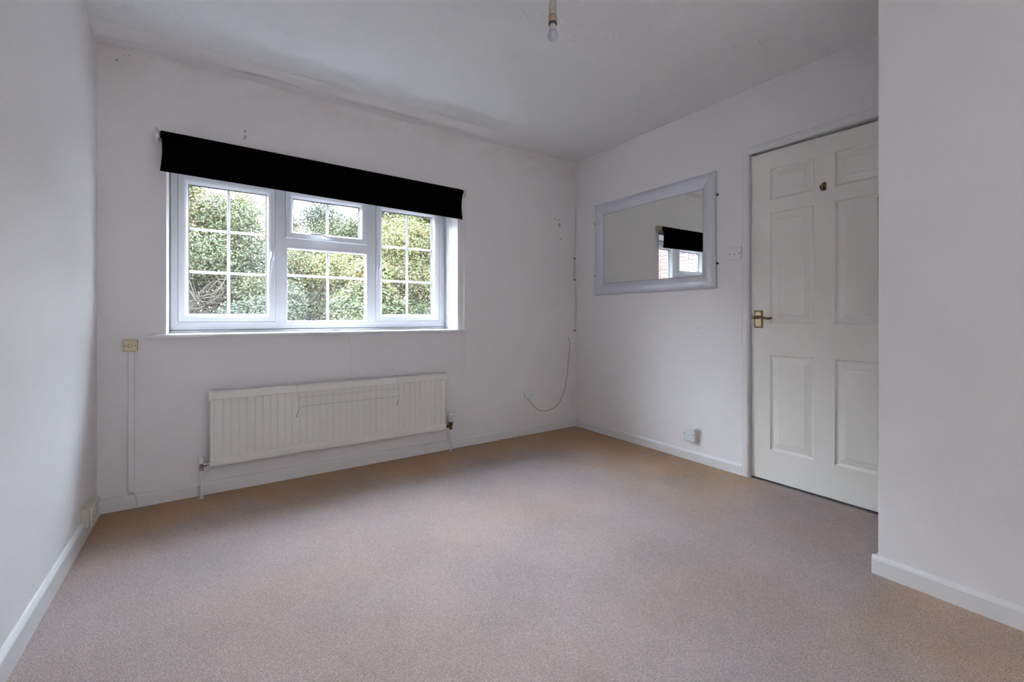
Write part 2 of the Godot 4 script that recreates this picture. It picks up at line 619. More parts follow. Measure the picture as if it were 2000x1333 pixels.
	lathe(st, [[0.0, 0.0006], [0.004, 0.0004], [0.004, 0.0]].map(func(a): return [a[0], a[1]]), Vector3(-0.0002, 0.915, 1.234), Vector3.LEFT, 10)
	obj("plaster_mark", st, "scuff", wr)
	# boxed-out partition on the right
	st = begin()
	box(st, Vector3(PX, -0.1, PZ), Vector3(0.05, H + 0.05, PB), 0.003)
	struct(obj("wall_partition", st, "wall_paint"))
	# the landing behind the closed door
	st = begin()
	box(st, Vector3(1.2, -0.2, 0.9), Vector3(1.3, H + 0.1, 3.1))
	box(st, Vector3(0.05, -0.2, 0.8), Vector3(1.3, H + 0.1, 0.9))
	box(st, Vector3(0.05, -0.2, 3.1), Vector3(1.3, H + 0.1, 3.2))
	struct(obj("wall_landing", st, "wall_paint"))

# ------------------------------------------------------------------ window
func handle_mesh() -> ArrayMesh:       # hangs down from its boss; local z away from the sash
	var st := begin()
	box(st, Vector3(-0.012, -0.034, 0.0), Vector3(0.012, 0.034, 0.009), 0.003)
	st.set_smooth_group(2)
	lathe(st, [[0.010, 0.008], [0.010, 0.024], [0.007, 0.030], [0.0, 0.031]], Vector3(0, 0.012, 0), Vector3.BACK, 16)
	st.set_smooth_group(3)
	tube(st, smooth_path([Vector3(0, 0.014, 0.024), Vector3(-0.003, -0.012, 0.032), Vector3(-0.012, -0.036, 0.042), Vector3(-0.015, -0.07, 0.043), Vector3(-0.015, -0.105, 0.040)], 4), 0.0085, 10, 0.006)
	return commit(st)

func window() -> void:
	var w := thing("window_1", Vector3(0, 0, -0.095))      # the frame sits deep in the wall
	struct(w)
	var zf := -0.120
	var st := begin()
	# outer frame: rails and stiles behind the sashes, with a small step at the plaster
	ring(st, RX0, 0.9086, RX1, 1.87, [[0.0, -0.19], [0.0, zf - 0.012], [0.006, zf], [0.052, zf], [0.058, -0.14], [0.058, -0.19], [0.0, -0.19]])
	obj("window_frame", st, "upvc", w)
	st = begin()      # lining strip on the right of the reveal, and a bead along the sill
	box(st, Vector3(RX1 - 0.004, 0.897, -0.118), Vector3(RX1, 1.87, -0.055), 0.0015)
	obj("lining_strip", st, "upvc", w)
	st = begin()
	box(st, Vector3(RX0, 0.8955, -0.16), Vector3(RX1, 0.9102, -0.100), 0.004)
	obj("sill_bead", st, "upvc", w)
	for x in [[-2.4306, -2.3379], [-1.8237, -1.7351]]:
		st = begin()
		box(st, Vector3(x[0], 0.958, -0.19), Vector3(x[1], 1.84, zf + 0.0006), 0.002)
		obj("mullion", st, "upvc", w)
	st = begin()
	box(st, Vector3(-2.3482, 1.4434, -0.19), Vector3(-1.8124, 1.5207, zf + 0.0012), 0.002)
	obj("transom", st, "upvc", w)
	# bead round the fixed light
	st = begin()
	ring(st, -2.3523, 0.9478, -1.8062, 1.4599, [[0.0, zf - 0.002], [0.0, zf + 0.001], [0.002, zf + 0.002], [0.010, -0.136], [0.010, -0.16]])
	var fixed := obj("fixed_light", st, "upvc", w)
	fill_light(fixed, -2.342, 0.9581, -1.8165, 1.4496, [-2.0834], [1.2659])
	# three opening sashes
	var sashes := [
		[-2.9088, 0.9612, -2.4094, 1.824, [-2.6609], [1.2597, 1.5155]],
		[-2.3492, 1.5083, -1.8237, 1.824, [-2.086], []],
		[-1.7568, 0.9612, -1.2611, 1.824, [-1.511], [1.2597, 1.5155]]]
	for k in 3:
		var s: Array = sashes[k]
		st = begin()
		var x0: float = s[0]; var y0: float = s[1]; var x1: float = s[2]; var y1: float = s[3]
		var g: float = 0.0475
		ring(st, x0, y0, x1, y1, [[0.0, zf - 0.03], [0.0, zf + 0.010], [0.003, zf + 0.014], [0.027, zf + 0.015], [0.029, zf + 0.013], [0.036, zf + 0.010], [g, -0.134], [g, -0.165]])
		var sash := obj("window_sash", st, "upvc", w)
		fill_light(sash, x0 + g, y0 + g, x1 - g, y1 - g, s[4], s[5])
		# dark rubber line round the sash
		st = begin()
		ring(st, x0 - 0.002, y0 - 0.002, x1 + 0.002, y1 + 0.002, [[0.0, zf + 0.0008], [0.002, zf + 0.0008]])
		obj("seal", st, "seam", sash)
	var hm := handle_mesh()
	put("handle", hm, M["upvc"], w.get_node("window_sash"), Vector3(-2.4265, 1.3836, zf + 0.0145))
	put("handle", hm, M["upvc"], w.get_node("window_sash_002"), Vector3(-1.7434, 1.363, zf + 0.0145))
	var h3 := put("handle", hm, M["upvc"], w.get_node("window_sash_001"), Vector3(-2.0989, 1.531, zf + 0.0145))
	h3.rotation.z = -PI / 2 + 0.08
	# window board
	st = begin()
	extrude(st, [Vector2(-0.25, 0.877), Vector2(0.026, 0.877), Vector2(0.030, 0.879), Vector2(0.031, 0.886), Vector2(0.030, 0.893), Vector2(0.026, 0.8965), Vector2(-0.25, 0.8965)], Vector3(RX0 + 0.002, 0, 0), Vector3(RX1 - 0.002, 0, 0), Vector3.BACK, Vector3.UP)
	for e in [[-3.029, RX0 + 0.002], [RX1 - 0.002, -1.147]]:
		extrude(st, [Vector2(0.0, 0.877), Vector2(0.026, 0.877), Vector2(0.030, 0.879), Vector2(0.031, 0.886), Vector2(0.030, 0.893), Vector2(0.026, 0.8965), Vector2(0.0, 0.8965)], Vector3(e[0], 0, 0), Vector3(e[1], 0, 0), Vector3.BACK, Vector3.UP)
	obj("window_sill", st, "gloss_paint", w, Vector3(0, 0, 0.095))

func fill_light(parent: Node, x0: float, y0: float, x1: float, y1: float, vs: Array, hs: Array) -> void:
	var st := begin()
	poly(st, [Vector3(x0, y0, -0.138), Vector3(x1, y0, -0.138), Vector3(x1, y1, -0.138), Vector3(x0, y1, -0.138)], Vector3.BACK)
	obj("pane", st, "glass", parent)
	st = begin()
	ring(st, x0 - 0.001, y0 - 0.001, x1 + 0.001, y1 + 0.001, [[0.0, -0.139], [0.005, -0.139], [0.005, -0.158]])
	obj("spacer", st, "seam", parent)
	for v in vs:
		st = begin()
		box(st, Vector3(v - 0.008, y0, -0.152), Vector3(v + 0.008, y1, -0.144), 0.002)
		obj("glazing_bar", st, "glazing_bar", parent)
	for v in hs:
		st = begin()
		box(st, Vector3(x0, v - 0.008, -0.1515), Vector3(x1, v + 0.008, -0.1445), 0.002)
		obj("glazing_bar", st, "glazing_bar", parent)

# ------------------------------------------------------------------ door (local x = along the wall, z = into the room)
func door() -> void:
	var d := thing("door_1", Vector3(0.012, 0, 1.582), -PI / 2)
	struct(d)
	var wd := 0.786
	var ht := 1.984
	var base := 0.011
	# panels: x0, y0, x1, y1 in the leaf's axes
	var cols := [[0.1105, 0.3425], [0.4415, 0.6735]]
	var rows := [[0.196, 0.762], [0.952, 1.612], [1.690, 1.873]]
	var st := begin()
	var xs := [0.0, cols[0][0], cols[0][1], cols[1][0], cols[1][1], wd]
	var ys := [base, rows[0][0], rows[0][1], rows[1][0], rows[1][1], rows[2][0], rows[2][1], ht]
	for i in 5:
		for j in 7:
			if i % 2 == 1 and j % 2 == 1:
				continue
			var top0: float = ys[j + 1]
			var top1: float = ys[j + 1]
			if j == 6:                                   # the leaf has dropped a little at its far side
				top0 = ht - 0.003 - 0.010 * xs[i] / wd
				top1 = ht - 0.003 - 0.010 * xs[i + 1] / wd
			poly(st, [Vector3(xs[i], ys[j], 0), Vector3(xs[i + 1], ys[j], 0), Vector3(xs[i + 1], top1, 0), Vector3(xs[i], top0, 0)], Vector3.BACK)
	ring(st, 0, base, wd, ht - 0.008, [[0.0, -0.036], [0.0, 0.0]])
	box(st, Vector3(0.001, base + 0.001, -0.036), Vector3(wd - 0.001, ht - 0.016, -0.016))
	obj("door_leaf", st, "door_paint", d)
	for c in cols:
		for r in rows:
			st = begin()
			ring(st, c[0], r[0], c[1], r[1], [[0.0, 0.0], [0.003, -0.0035], [0.008, -0.0075], [0.014, -0.009], [0.017, -0.009], [0.046, -0.0025], [0.048, -0.0005]])
			var i0 := 0.048
			poly(st, [Vector3(c[0] + i0, r[0] + i0, -0.0005), Vector3(c[1] - i0, r[0] + i0, -0.0005), Vector3(c[1] - i0, r[1] - i0, -0.0005), Vector3(c[0] + i0, r[1] - i0, -0.0005)], Vector3.BACK)
			obj("door_panel", st, "door_paint", d)
	# lever handle on a backplate
	st = begin()
	ring(st, 0.019, 0.925, 0.069, 1.030, [[0.0, 0.0], [0.0, 0.003], [0.003, 0.0045], [0.004, 0.0055]])
	ring(st, 0.023, 0.929, 0.065, 1.026, [[0.0, 0.0055], [0.003, 0.0052], [0.004, 0.0070]])
	var plate := obj("handle_plate", st, "old_brass", d)
	st = begin()
	box(st, Vector3(0.0265, 0.9325, 0.0), Vector3(0.0615, 1.0225, 0.0074), 0.0008)
	obj("plate_face", st, "brass", plate)
	for sx in [0.032, 0.056]:
		for sy in [0.938, 1.017]:
			st = begin()
			lathe(st, [[0.0028, 0.0], [0.0028, 0.0082], [0.0, 0.0086]], Vector3(sx, sy, 0), Vector3.BACK, 10)
			obj("screw", st, "screw", plate)
	st = begin()
	lathe(st, [[0.011, 0.006], [0.011, 0.010], [0.008, 0.013], [0.0078, 0.034], [0.010, 0.038], [0.010, 0.048], [0.006, 0.052], [0.0, 0.0525]], Vector3(0.043, 0.9885, 0), Vector3.BACK, 20)
	st.set_smooth_group(9)
	tube(st, smooth_path([Vector3(0.030, 0.9875, 0.044), Vector3(0.045, 0.9895, 0.046), Vector3(0.075, 0.9915, 0.047), Vector3(0.105, 0.984, 0.047), Vector3(0.125, 0.9815, 0.046), Vector3(0.140, 0.985, 0.043)], 5), 0.0072, 10, 0.0058)
	obj("lever", st, "old_brass", d)
	# coat hook
	st = begin()
	lathe(st, [[0.0, 0.0], [0.0115, 0.0], [0.0115, 0.002], [0.009, 0.004], [0.0, 0.0045]], Vector3(0.392, 1.716, 0), Vector3.BACK, 18)
	box(st, Vector3(0.3815, 1.688, 0.0), Vector3(0.4025, 1.716, 0.004), 0.001)
	lathe(st, [[0.0, 0.0], [0.0105, 0.0], [0.0105, 0.002], [0.009, 0.004], [0.0, 0.0045]], Vector3(0.392, 1.690, 0), Vector3.BACK, 18)
	st.set_smooth_group(21)
	tube(st, smooth_path([Vector3(0.392, 1.698, 0.003), Vector3(0.392, 1.684, 0.014), Vector3(0.391, 1.682, 0.026), Vector3(0.390, 1.692, 0.036), Vector3(0.390, 1.703, 0.040)], 5), 0.0055, 10, 0.0065)
	var hook := obj("coat_hook", st, "dull_brass", d)
	hook.set_meta("label", "small brass coat hook")
	for sy in [1.719, 1.706]:
		st = begin()
		lathe(st, [[0.0034, 0.003], [0.0034, 0.0052], [0.0, 0.0056]], Vector3(0.392, sy, 0), Vector3.BACK, 10)
		obj("screw", st, "screw", hook)
	# door lining behind the leaf
	st = begin()
	box(st, Vector3(-0.004, 0.0, -0.107), Vector3(-0.0022, 1.9985, -0.002))
	box(st, Vector3(-0.004, 1.994, -0.107), Vector3(wd + 0.006, 1.9985, -0.002))
	box(st, Vector3(wd + 0.003, 0.0, -0.107), Vector3(wd + 0.0055, 1.9985, -0.002))
	box(st, Vector3(-0.003, 0.0, -0.060), Vector3(0.012, 1.996, -0.0365))
	box(st, Vector3(0.0, 1.965, -0.060), Vector3(wd, 1.996, -0.0365))
	obj("door_lining", st, "gloss_paint", d)
	# architrave on the wall face
	var a := thing("trim_1", Vector3(0, 0, 0), -PI / 2)
	struct(a)
	var prof := [[0.0, 0.0], [0.0, 0.012], [0.003, 0.0145], [0.028, 0.0165], [0.036, 0.015], [0.041, 0.010], [0.043, 0.006], [0.043, -0.02]]
	st = begin()
	ring(st, 1.5365, -0.5, 2.43, 2.0345, prof, [3])
	for v in [1]:
		pass
	obj("architrave_side", st, "gloss_paint", a)
	st = begin()
	ring(st, 1.5365, -0.5, 2.43, 2.0345, prof, [2])
	obj("architrave_head", st, "gloss_paint", a)

func skirtings() -> void:
	var p := func(h: float, t: float) -> Array:
		return [Vector2(0, -0.05), Vector2(t, -0.05), Vector2(t, h - 0.014), Vector2(t - 0.002, h - 0.009), Vector2(t - 0.006, h - 0.003), Vector2(t - 0.009, h), Vector2(0, h)]
	var st := begin()
	extrude(st, p.call(0.071, 0.016), Vector3(-W, 0, 0), Vector3(0, 0, 0), Vector3.BACK, Vector3.UP)
	struct(obj("baseboard_back", st, "gloss_paint"))
	st = begin()
	extrude(st, p.call(0.068, 0.016), Vector3(0, 0, 0.0), Vector3(0, 0, 1.5365), Vector3.LEFT, Vector3.UP)
	struct(obj("baseboard_right", st, "gloss_paint"))
	st = begin()
	extrude(st, p.call(0.084, 0.016), Vector3(-W, 0, 0.0), Vector3(-W, 0, BACK), Vector3.RIGHT, Vector3.UP)
	struct(obj("baseboard_left", st, "gloss_paint"))
	st = begin()
	extrude(st, p.call(0.070, 0.016), Vector3(PX, 0, PZ - 0.016), Vector3(PX, 0, PB), Vector3.LEFT, Vector3.UP)
	extrude(st, p.call(0.070, 0.016), Vector3(PX - 0.006, 0, PZ), Vector3(-0.02, 0, PZ), Vector3.FORWARD, Vector3.UP)
	struct(obj("baseboard_partition", st, "gloss_paint"))
	st = begin()
	extrude(st, p.call(0.070, 0.016), Vector3(-W, 0, BACK), Vector3(0, 0, BACK), Vector3.FORWARD, Vector3.UP)
	struct(obj("baseboard_front", st, "gloss_paint"))

# ------------------------------------------------------------------ roller blind
func roller_blind() -> void:
	var b := thing("roller_blind")
	tag(b, "black roller blind rolled most of the way up above the window", "blind")
	var zc := 0.044
	var rr := 0.019
	var tl := Vector2(-2.966, 1.952)       # roller axis, left and right
	var tr := Vector2(-1.190, 1.930)
	var bl := Vector2(-2.971, 1.755)
	var br := Vector2(-1.193, 1.722)
	# cloth: over the roller and down its front, slightly waisted, closed sheet 1.2 mm thick
	var rows := []
	for k in 7:
		var a := PI * 0.5 * (1.0 - k / 6.0)
		rows.append([0.0, rr * sin(a), rr * cos(a)])
	for k in range(1, 15):
		rows.append([k / 14.0, 0.0, rr])
	var nx := 48
	var at := func(i: int, k: int, th: float) -> Vector3:
		var u := float(i) / nx
		var r: Array = rows[k]
		var x0 := lerpf(tl.x, bl.x, r[0]) + 0.006 * sin(PI * r[0])
		var x1 := lerpf(tr.x, br.x, r[0]) - 0.011 * sin(PI * r[0])
		var x := lerpf(x0, x1, u)
		var y: float = lerpf(lerpf(tl.y, tr.y, u), lerpf(bl.y, br.y, u), r[0]) + r[1]
		var z: float = zc + r[2] + 0.003 * sin(u * 9.0) * r[0] + 0.002 * sin(u * 23.0 + 1.0) * r[0] * r[0]
		var s: float = th
		return Vector3(x, y + (s if r[0] == 0.0 and r[1] > 0.0 else 0.0), z + s)
	var st := begin(true)
	for k in rows.size() - 1:
		for i in nx:
			for th in [0.0012, 0.0]:
				var q := [at.call(i, k, th), at.call(i + 1, k, th), at.call(i + 1, k + 1, th), at.call(i, k + 1, th)]
				poly(st, q, Vector3(0, 0.3, 1) * (1.0 if th > 0.0 else -1.0))
		for e in [[0, -1], [nx, 1]]:
			poly(st, [at.call(e[0], k, 0.0), at.call(e[0], k + 1, 0.0), at.call(e[0], k + 1, 0.0012), at.call(e[0], k, 0.0012)], Vector3(e[1], 0, 0))
	obj("blind_cloth", st, "blackout_cloth", b)
	# hem with its batten
	st = begin()
	extrude(st, [Vector2(-0.003, 0), Vector2(0.004, -0.001), Vector2(0.006, 0.008), Vector2(0.005, 0.024), Vector2(0.001, 0.027), Vector2(-0.003, 0.024)], Vector3(bl.x + 0.005, bl.y, zc + rr), Vector3(br.x - 0.006, br.y, zc + rr), Vector3.BACK, Vector3.UP)
	obj("hem", st, "blackout_cloth", b)
	st = begin(true)
	tube(st, [Vector3(tl.x - 0.004, tl.y, zc), Vector3(tr.x + 0.006, tr.y, zc)], rr - 0.0012, 20)
	obj("roller", st, "blackout_cloth", b)
	# end brackets
	st = begin()
	box(st, Vector3(-2.990, 1.927, 0.0), Vector3(-2.984, 1.985, 0.052), 0.0015)
	box(st, Vector3(-2.990, 1.927, 0.0), Vector3(-2.970, 1.985, 0.003), 0.001)
	lathe(st, [[0.0, -0.004], [0.019, -0.003], [0.020, 0.0], [0.020, 0.007], [0.016, 0.008], [0.012, 0.010], [0.008, 0.011], [0.008, 0.016]], Vector3(-2.985, 1.952, zc), Vector3.RIGHT, 22)
	obj("bracket", st, "cream_plastic", b)
	st = begin()
	lathe(st, [[0.008, -0.006], [0.018, -0.004], [0.020, 0.0], [0.020, 0.004], [0.014, 0.006], [0.014, 0.012], [0.020, 0.014], [0.020, 0.020], [0.0, 0.021]], Vector3(-1.178, 1.930, zc), Vector3.RIGHT, 22)
	box(st, Vector3(-1.157, 1.905, 0.0), Vector3(-1.152, 1.957, 0.052), 0.0015)
	box(st, Vector3(-1.172, 1.905, 0.0), Vector3(-1.152, 1.957, 0.003), 0.001)
	obj("bracket", st, "cream_plastic", b)
	# long cord loop from the right end
	st = begin(true)
	tube(st, smooth_path([Vector3(-1.168, 1.935, zc + 0.016), Vector3(-1.171, 1.6, 0.045), Vector3(-1.173, 1.1, 0.040), Vector3(-1.178, 0.75, 0.038), Vector3(-1.180, 0.585, 0.037), Vector3(-1.171, 0.555, 0.036), Vector3(-1.162, 0.585, 0.034), Vector3(-1.160, 0.8, 0.035), Vector3(-1.165, 1.2, 0.036), Vector3(-1.166, 1.6, 0.030), Vector3(-1.168, 1.935, zc - 0.016)], 5), 0.0011, 6)
	obj("cord_loop", st, "cord", b)
	# short cord loop inside the reveal
	st = begin(true)
	tube(st, smooth_path([Vector3(-1.207, 1.86, -0.115), Vector3(-1.207, 1.5, -0.118), Vector3(-1.207, 1.14, -0.120), Vector3(-1.207, 1.110, -0.105), Vector3(-1.207, 1.14, -0.088), Vector3(-1.207, 1.5, -0.092), Vector3(-1.207, 1.86, -0.10)], 5), 0.0012, 6)
	tag(obj("pull_cord", st, "grey_cord"), "short grey pull cord loop hanging inside the right window reveal", "cord")
	# a thread that has come loose and sags across the panes
	st = begin(true)
	var pts := []
	var tp := [Vector3(-2.80, 1.760, 0.058), Vector3(-2.756, 1.748, 0.056), Vector3(-2.483, 1.640, 0.05), Vector3(-2.350, 1.622, 0.05), Vector3(-2.138, 1.606, 0.05), Vector3(-1.912, 1.650, 0.05), Vector3(-1.80, 1.695, 0.056), Vector3(-1.64, 1.735, 0.06)]
	for q in smooth_path(tp, 6): pts.append(q)
	tube(st, pts, 0.0009, 5)
	tag(obj("thread", st, "bright_plastic"), "thin pale thread sagging below the blind across the window panes", "thread")

# ------------------------------------------------------------------ radiator
func radiator() -> void:
	var r := thing("radiator")
	tag(r, "long cream panel radiator on the wall under the window", "radiator")
	var x0 := -2.758
	var x1 := -1.337
	var y0 := 0.165
	var y1 := 0.580
	var zb := 0.032
	var zf := 0.078
	# pressed front panel: vertical flutes between two flat bands
	var n := 36
	var pitch := (x1 - x0 - 0.03) / n
	var px := []
	px.append([x0, zf - 0.010])
	px.append([x0 + 0.006, zf])
	px.append([x0 + 0.015, zf])
	for k in n:
		var a := x0 + 0.015 + k * pitch
		for e in [[0.10, 0.0], [0.17, -0.0026], [0.25, -0.0026], [0.32, 0.0], [1.0, 0.0]]:
			px.append([a + e[0] * pitch, zf + e[1]])
	px.append([x1 - 0.006, zf])
	px.append([x1, zf - 0.010])
	var st := begin()
	var ya := 0.212
	var yb := 0.535
	for k in px.size() - 1:
		var a: Array = px[k]
		var b: Array = px[k + 1]
		poly(st, [Vector3(a[0], ya + 0.008, a[1]), Vector3(b[0], ya + 0.008, b[1]), Vector3(b[0], yb - 0.004, b[1]), Vector3(a[0], yb - 0.004, a[1])], Vector3.BACK)
		for e in [[ya + 0.008, ya], [yb - 0.004, yb]]:
			var z0: float = minf(zf, a[1] + 0.010) if absf(a[1] - zf) < 0.009 else a[1]
			var z1: float = minf(zf, b[1] + 0.010) if absf(b[1] - zf) < 0.009 else b[1]
			poly(st, [Vector3(a[0], e[0], a[1]), Vector3(b[0], e[0], b[1]), Vector3(b[0], e[1], z1), Vector3(a[0], e[1], z0)], Vector3.BACK)
	box(st, Vector3(x0, y0 + 0.004, zb), Vector3(x1, y1 - 0.01, zf - 0.011))
	obj("radiator_panel", st, "radiator_enamel", r)
	# lower header band and rolled seams
	st = begin()
	extrude(st, [Vector2(zb, y0), Vector2(zf - 0.004, y0), Vector2(zf + 0.003, y0 + 0.006), Vector2(zf + 0.005, y0 + 0.014), Vector2(zf + 0.005, ya - 0.010), Vector2(zf + 0.002, ya), Vector2(zf - 0.004, ya + 0.003), Vector2(zb, ya)], Vector3(x0 + 0.001, 0, 0), Vector3(x1 - 0.001, 0, 0), Vector3.BACK, Vector3.UP)
	box(st, Vector3(x0 + 0.01, y0 - 0.006, zb + 0.012), Vector3(x1 - 0.01, y0 + 0.002, zb + 0.020), 0.001)
	obj("lower_header", st, "radiator_enamel", r)
	# top cover, overhanging the panel
	st = begin()
	extrude(st, [Vector2(zb - 0.004, yb), Vector2(zf + 0.006, yb), Vector2(zf + 0.009, yb + 0.003), Vector2(zf + 0.009, y1 - 0.008), Vector2(zf + 0.004, y1 - 0.001), Vector2(zf - 0.004, y1), Vector2(zb - 0.004, y1)], Vector3(x0 + 0.002, 0, 0), Vector3(x1 - 0.002, 0, 0), Vector3.BACK, Vector3.UP)
	obj("top_cover", st, "radiator_enamel", r)
	for e in [[x0 - 0.003, x0 + 0.016], [x1 - 0.016, x1 + 0.003]]:
		st = begin()
		box(st, Vector3(e[0], yb - 0.003, zb - 0.006), Vector3(e[1], y1 + 0.0015, zf + 0.0105), 0.002)
		obj("end_cap", st, "radiator_enamel", r)
	# wall brackets
	for x in [-2.55, -1.55]:
		st = begin()
		box(st, Vector3(x - 0.015, 0.2, 0.001), Vector3(x + 0.015, 0.52, 0.034), 0.001)
		obj("wall_bracket", st, "radiator_enamel", r)
	# lockshield valve, left
	var vz := 0.058
	st = begin()
	lathe(st, [[0.0, 0.150], [0.010, 0.150], [0.013, 0.153], [0.013, 0.166], [0.009, 0.168], [0.0105, 0.171], [0.0105, 0.192], [0.0, 0.192]], Vector3(-2.794, 0.0, vz), Vector3.UP, 16)
	lathe(st, [[0.0075, 0.0], [0.0075, 0.012], [0.012, 0.012], [0.012, 0.024], [0.0075, 0.025], [0.0075, 0.045]], Vector3(-2.794, 0.181, vz), Vector3.RIGHT, 8)
	var v1 := obj("lockshield_valve", st, "chrome", r)
	st = begin()
	lathe(st, [[0.0125, 0.190], [0.0125, 0.216], [0.009, 0.224], [0.0, 0.225]], Vector3(-2.794, 0.0, vz), Vector3.UP, 16)
	obj("valve_cap", st, "pipe_paint", v1)
	# thermostatic valve, right
	st = begin()
	lathe(st, [[0.0, 0.160], [0.009, 0.160], [0.012, 0.163], [0.012, 0.176], [0.009, 0.178], [0.012, 0.186], [0.0145, 0.200], [0.013, 0.206], [0.017, 0.210], [0.017, 0.217], [0.0, 0.218]], Vector3(-1.288, 0.0, vz), Vector3.UP, 12)
	lathe(st, [[0.007, 0.0], [0.007, 0.012], [0.012, 0.013], [0.012, 0.027], [0.007, 0.028], [0.007, 0.052]], Vector3(-1.288, 0.187, vz), Vector3.LEFT, 8)
	var v2 := obj("thermostatic_valve", st, "dull_brass", r)
	st = begin()
	lathe(st, [[0.016, 0.216], [0.018, 0.219], [0.018, 0.228], [0.015, 0.230], [0.015, 0.264], [0.0175, 0.266], [0.0165, 0.272], [0.0, 0.273]], Vector3(-1.288, 0.0, vz), Vector3.UP, 20)
	for k in 14:
		var a := TAU * k / 14.0
		var c := Vector3(-1.288 + cos(a) * 0.0162, 0, vz + sin(a) * 0.0162)
		tube(st, [c + Vector3(0, 0.230, 0), c + Vector3(0, 0.266, 0)], 0.0019, 5)
	obj("valve_head", st, "bright_plastic", v2)
	st = begin(true)
	tube(st, [Vector3(-2.794, -0.02, vz), Vector3(-2.794, 0.151, vz)], 0.0082, 14)
	obj("pipe", st, "pipe_paint", r)
	st = begin(true)
	tube(st, [Vector3(-1.288, -0.02, vz), Vector3(-1.288, 0.161, vz)], 0.0075, 14)
	obj("pipe", st, "pipe_paint", r)
	for x in [-2.794, -1.288]:
		st = begin()
		lathe(st, [[0.013, 0.0], [0.013, 0.004], [0.0085, 0.007]], Vector3(x, 0.0, vz), Vector3.UP, 16)
		obj("pipe_collar", st, "pipe_paint", r)
	# wire airer hooked over the radiator
	var a := thing("airer")
	tag(a, "thin wire clothes airer hooked over the top of the radiator", "airer")
	for x in [-2.322, -1.706]:
		st = begin(true)
		tube(st, smooth_path([Vector3(x - 0.004, 0.560, 0.026), Vector3(x - 0.003, 0.584, 0.030), Vector3(x, 0.5845, 0.075), Vector3(x, 0.578, 0.0905), Vector3(x, 0.535, 0.0915), Vector3(x, 0.513, 0.093), Vector3(x + 0.002, 0.50, 0.098), Vector3(x + 0.005, 0.465, 0.115), Vector3(x + 0.006, 0.455, 0.121), Vector3(x + 0.003, 0.434, 0.113)], 4), 0.0016, 6)
		obj("hook_wire", st, "cord", a)
		st = begin(true)
		tube(st, [Vector3(x + 0.003, 0.434, 0.113), Vector3(x - 0.004, 0.387, 0.0815)], 0.0016, 6)
		obj("foot_wire", st, "rubber", a)
	st = begin(true)
	tube(st, [Vector3(-2.322, 0.506, 0.0955), Vector3(-1.706, 0.506, 0.0955)], 0.0012, 6)
	obj("rail", st, "wire", a)
	st = begin(true)
	tube(st, [Vector3(-2.316, 0.456, 0.121), Vector3(-1.700, 0.456, 0.121)], 0.0016, 6)
	obj("rail", st, "wire", a)

# ------------------------------------------------------------------ mirror (local x along the wall, z into the room)
func mirror() -> void:
	var m := thing("wall_mirror", Vector3(0, 0, 0), -PI / 2)
	tag(m, "rectangular mirror in a wide silver frame beside the corner", "mirror")
	var x0 := 0.262
	var x1 := 1.364
	var y0 := 1.178
	var y1 := 1.951
	var prof := [[0.0, 0.001], [0.0, 0.012], [0.003, 0.017], [0.010, 0.0225], [0.022, 0.0265], [0.036, 0.0275], [0.052, 0.0255], [0.068, 0.0205], [0.082, 0.0145], [0.0935, 0.0085], [0.0945, 0.006]]
	for s in 4:
		var st := begin()
		ring(st, x0, y0, x1, y1, prof, [s])
		ring(st, x0, y0, x1, y1, [[0.0, 0.001], [0.0945, 0.001]], [s])
		obj("frame_rail", st, "silver_frame", m)
	var st2: SurfaceTool
	for k in 4:                                           # mitre joints
		var sx := 1.0 if k == 0 or k == 3 else -1.0
		var sy := 1.0 if k < 2 else -1.0
		var cx := x0 if sx > 0 else x1
		var cy := y0 if sy > 0 else y1
		var pts := []
		for p in prof.slice(1, 10):
			pts.append(Vector3(cx + sx * p[0], cy + sy * p[0], p[1] + 0.0001))
		st2 = begin()
		tube(st2, pts, 0.0006, 4)
		obj("mitre_joint", st2, "scuff", m)
	st2 = begin()
	ring(st2, x0 + 0.0925, y0 + 0.0925, x1 - 0.0925, y1 - 0.0925, [[0.0, 0.0075], [0.003, 0.0075]])
	obj("rebate", st2, "seam", m)
	st2 = begin()
	var e := 0.094
	poly(st2, [Vector3(x0 + e, y0 + e, 0.0068), Vector3(x1 - e, y0 + e, 0.0068), Vector3(x1 - e, y1 - e, 0.0068), Vector3(x0 + e, y1 - e, 0.0068)], Vector3.BACK)
	obj("mirror_glass", st2, "mirror_glass", m)
	for c in [[x0 - 0.006, 1.795], [x0 - 0.006, 1.345], [x1 + 0.006, 1.794], [x1 + 0.006, 1.343]]:
		st2 = begin()
		lathe(st2, [[0.007, 0.0], [0.007, 0.010], [0.0045, 0.013], [0.0, 0.0135]], Vector3(c[0], c[1], 0), Vector3.BACK, 12)
		obj("mirror_clip", st2, "screw", m)

# ------------------------------------------------------------------ sockets, switches and cables
func plate(parent: Node, x0: float, y0: float, x1: float, y1: float, d: float, key: String, called := "face_plate", c := 0.003) -> MeshInstance3D:
	var st := begin()
	box(st, Vector3(x0, y0, 0.0), Vector3(x1, y1, d), c)
	return obj(called, st, key, parent)

func screw(parent: Node, x: float, y: float, d: float, r := 0.0035) -> void:
	var st := begin()
	lathe(st, [[r, d - 0.003], [r, d + 0.0004], [0.0, d + 0.0004]], Vector3(x, y, 0), Vector3.BACK, 12)
	obj("screw", st, "screw", parent)

